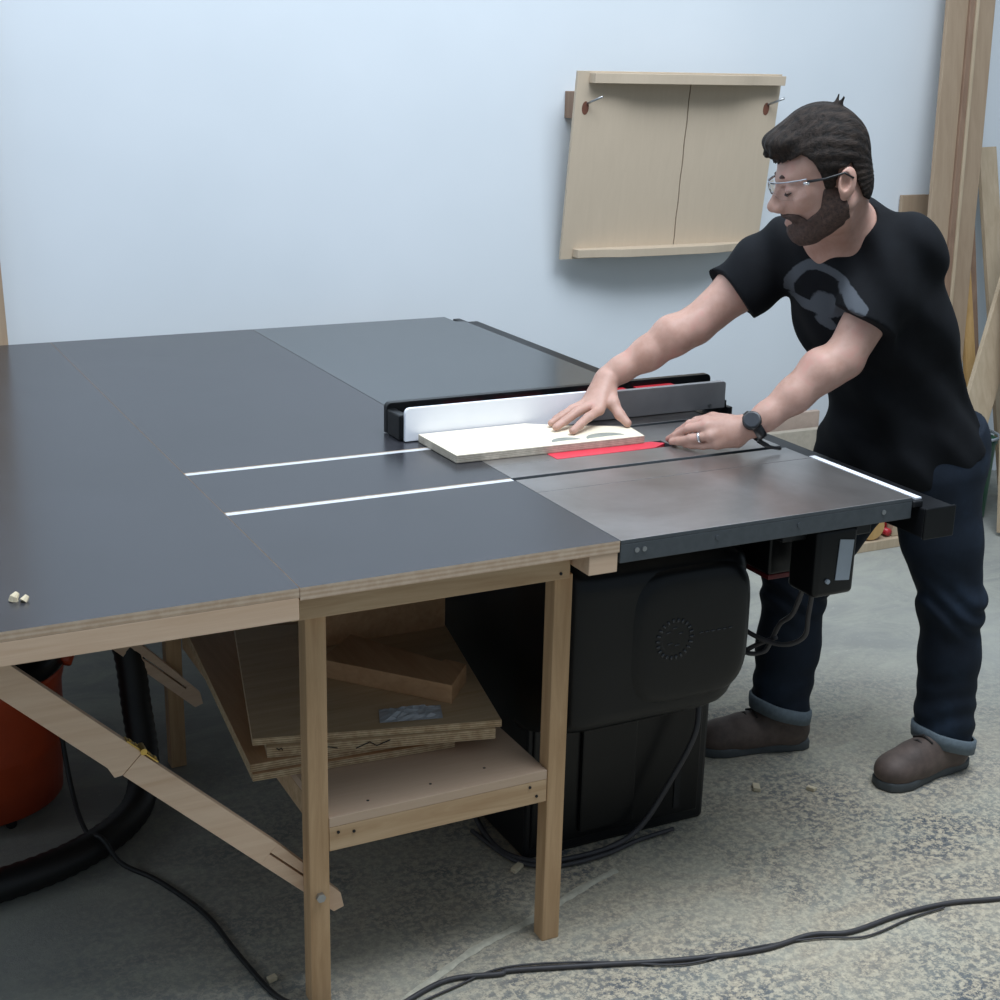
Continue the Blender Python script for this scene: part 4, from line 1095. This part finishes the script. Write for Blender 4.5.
    # belt loops / rear pocket edge kept in denim; turned-up cuffs
    for c_, z0 in (((2.502, 2.411), .066), ((2.186, 2.666), .096)):
        m = MB(); rings = []
        for z, r in ((z0, .072), (z0 - .002, .079), (z0 + .016, .081), (z0 + .032, .081), (z0 + .035, .074)):
            rings.append([(c_[0] + (r + .0015 * math.sin(5 * a)) * math.cos(a), c_[1] + (r + .0015 * math.sin(4 * a)) * math.sin(a), z - .022 * math.cos(a)) for a in [2 * math.pi * i / 40 for i in range(41)]])
        m.grid_surface(rings); o = m.build('jeans_cuff', 'jean_cuff', t, 0, True); o['label'] = 'turned-up pale denim cuff'
        md = o.modifiers.new('s', 'SOLIDIFY'); md.thickness = .003
    # ---- shoes
    for toe, heel in (((2.272, 2.378), (2.572, 2.402)), ((1.975, 2.728), (2.268, 2.642))):
        toe = np.array(toe + (0,)); heel = np.array(heel + (0,)); d = toe - heel; ln_ = np.linalg.norm(d); d /= ln_; sd_ = np.array((-d[1], d[0], 0)); z_ = np.array((0, 0, 1.))
        A3 = np.array([d, sd_, z_])
        def q(a, b, c): return heel + d * a * ln_ + sd_ * b + z_ * c
        lo = np.minimum(toe, heel) - .09; hi = np.maximum(toe, heel) + .09
        sh = Field((lo[0], lo[1], .0), (hi[0], hi[1], .16), .0035)
        sh.ell(q(.80, 0, .040), (.060, .050, .042), A3, .02)
        sh.ell(q(.62, 0, .045), (.075, .047, .048), A3, .02)
        sh.ell(q(.17, 0, .050), (.052, .040, .055), A3, .02)
        sh.cap(q(.20, 0, .045), q(.62, 0, .040), .042, .044, .02)
        sh.cap(q(.20, 0, .07), q(.22, 0, .095), .044, .042, .02)
        sh.cap(q(.30, 0, .085), q(.60, 0, .062), .038, .034, .02)
        sh.apply(lambda p, dd: np.maximum(dd + .0012 * sines(p, 60, 4), .020 - p[..., 2]))
        so, _ = sh.build('shoe', 'shoe_leather', t)
        # sole outline
        m = MB(); pts = []
        prof = [(0, .0), (.02, .026), (.08, .036), (.25, .038), (.45, .036), (.62, .044), (.76, .051), (.88, .046), (.96, .032), (1.0, .0)]
        out = [q(a, b, .001) for a, b in prof] + [q(a, -b, .001) for a, b in prof[-2:0:-1]]
        m.prism([tuple(p) for p in out], (0, 0, .024)); m.build('sole', 'shoe_sole', so, .004, True)
        for i in range(4):
            a = .46 + i * .065; h = .117 - i * .0085
            m = MB(); m.tube([tuple(q(a - .02, .026, h - .011)), tuple(q(a, .0, h + .003)), tuple(q(a + .02, -.026, h - .011))], .0030, 6); m.build('lace', 'lace', so, 0, True)
    # ---- watch and ring
    wdir = (lw - la); wdir /= np.linalg.norm(wdir); wc = lw + wdir * .004
    ua = np.cross(wdir, (0, 0, 1.)); ua /= np.linalg.norm(ua); ub = np.cross(ua, wdir)
    wt = bpy.data.objects.new('wristwatch', None); COL.objects.link(wt); wt.parent = t; wt['label'] = 'black wristwatch on the left wrist'
    m = MB(); rings = []
    for i in range(33):
        a = 2 * math.pi * i / 32; rd_ = ua * math.cos(a) * .033 + ub * math.sin(a) * .031
        rings.append([tuple(wc + rd_ * s1 + wdir * s0) for s0, s1 in ((-.011, 1), (-.011, 1.12), (.011, 1.12), (.011, 1), (-.011, 1))])
    m.grid_surface(rings); m.build('strap', 'watch_black', wt, 0, True)
    fd = -ua * .0 + np.array((-.55, -.62, .56)); fd = fd - wdir * (fd @ wdir); fd /= np.linalg.norm(fd)
    m = MB(); m.tube([tuple(wc + fd * .030), tuple(wc + fd * .044)], .021, 24); cs = m.build('watch_case', 'watch_black', wt, .002, True)
    m = MB(); m.tube([tuple(wc + fd * .044), tuple(wc + fd * .0447)], .0165, 24); m.build('watch_dial', 'watch_face', wt)
    m = MB(); m.tube(spline([tuple(wc - np.array((-.01, .01, .030))), (1.935, 2.475, .876), (1.965, 2.470, .869)]), [.006] * 8 + [.004] * 8 + [.002], 6); m.build('strap_end', 'watch_black', wt, 0, True)
    rc = np.array(lm['r']) * .45 + np.array(lt['r'][0]) * .55; rdir = np.array(lt['r'][0]) - np.array(lm['r']); rdir /= np.linalg.norm(rdir)
    m = MB(); rings = []
    a1 = np.cross(rdir, (0, 0, 1.)); a1 /= np.linalg.norm(a1); a2 = np.cross(a1, rdir)
    for i in range(25):
        a = 2 * math.pi * i / 24; rd_ = (a1 * math.cos(a) + a2 * math.sin(a)) * .0112
        rings.append([tuple(rc + rd_ * s1 + rdir * s0) for s0, s1 in ((-.0028, 1), (-.0028, 1.14), (.0028, 1.14), (.0028, 1), (-.0028, 1))])
    m.grid_surface(rings); m.build('ring', 'silver_ring', t, 0, True)
PRINT_C = (2.078, 2.49, 1.174)
person()
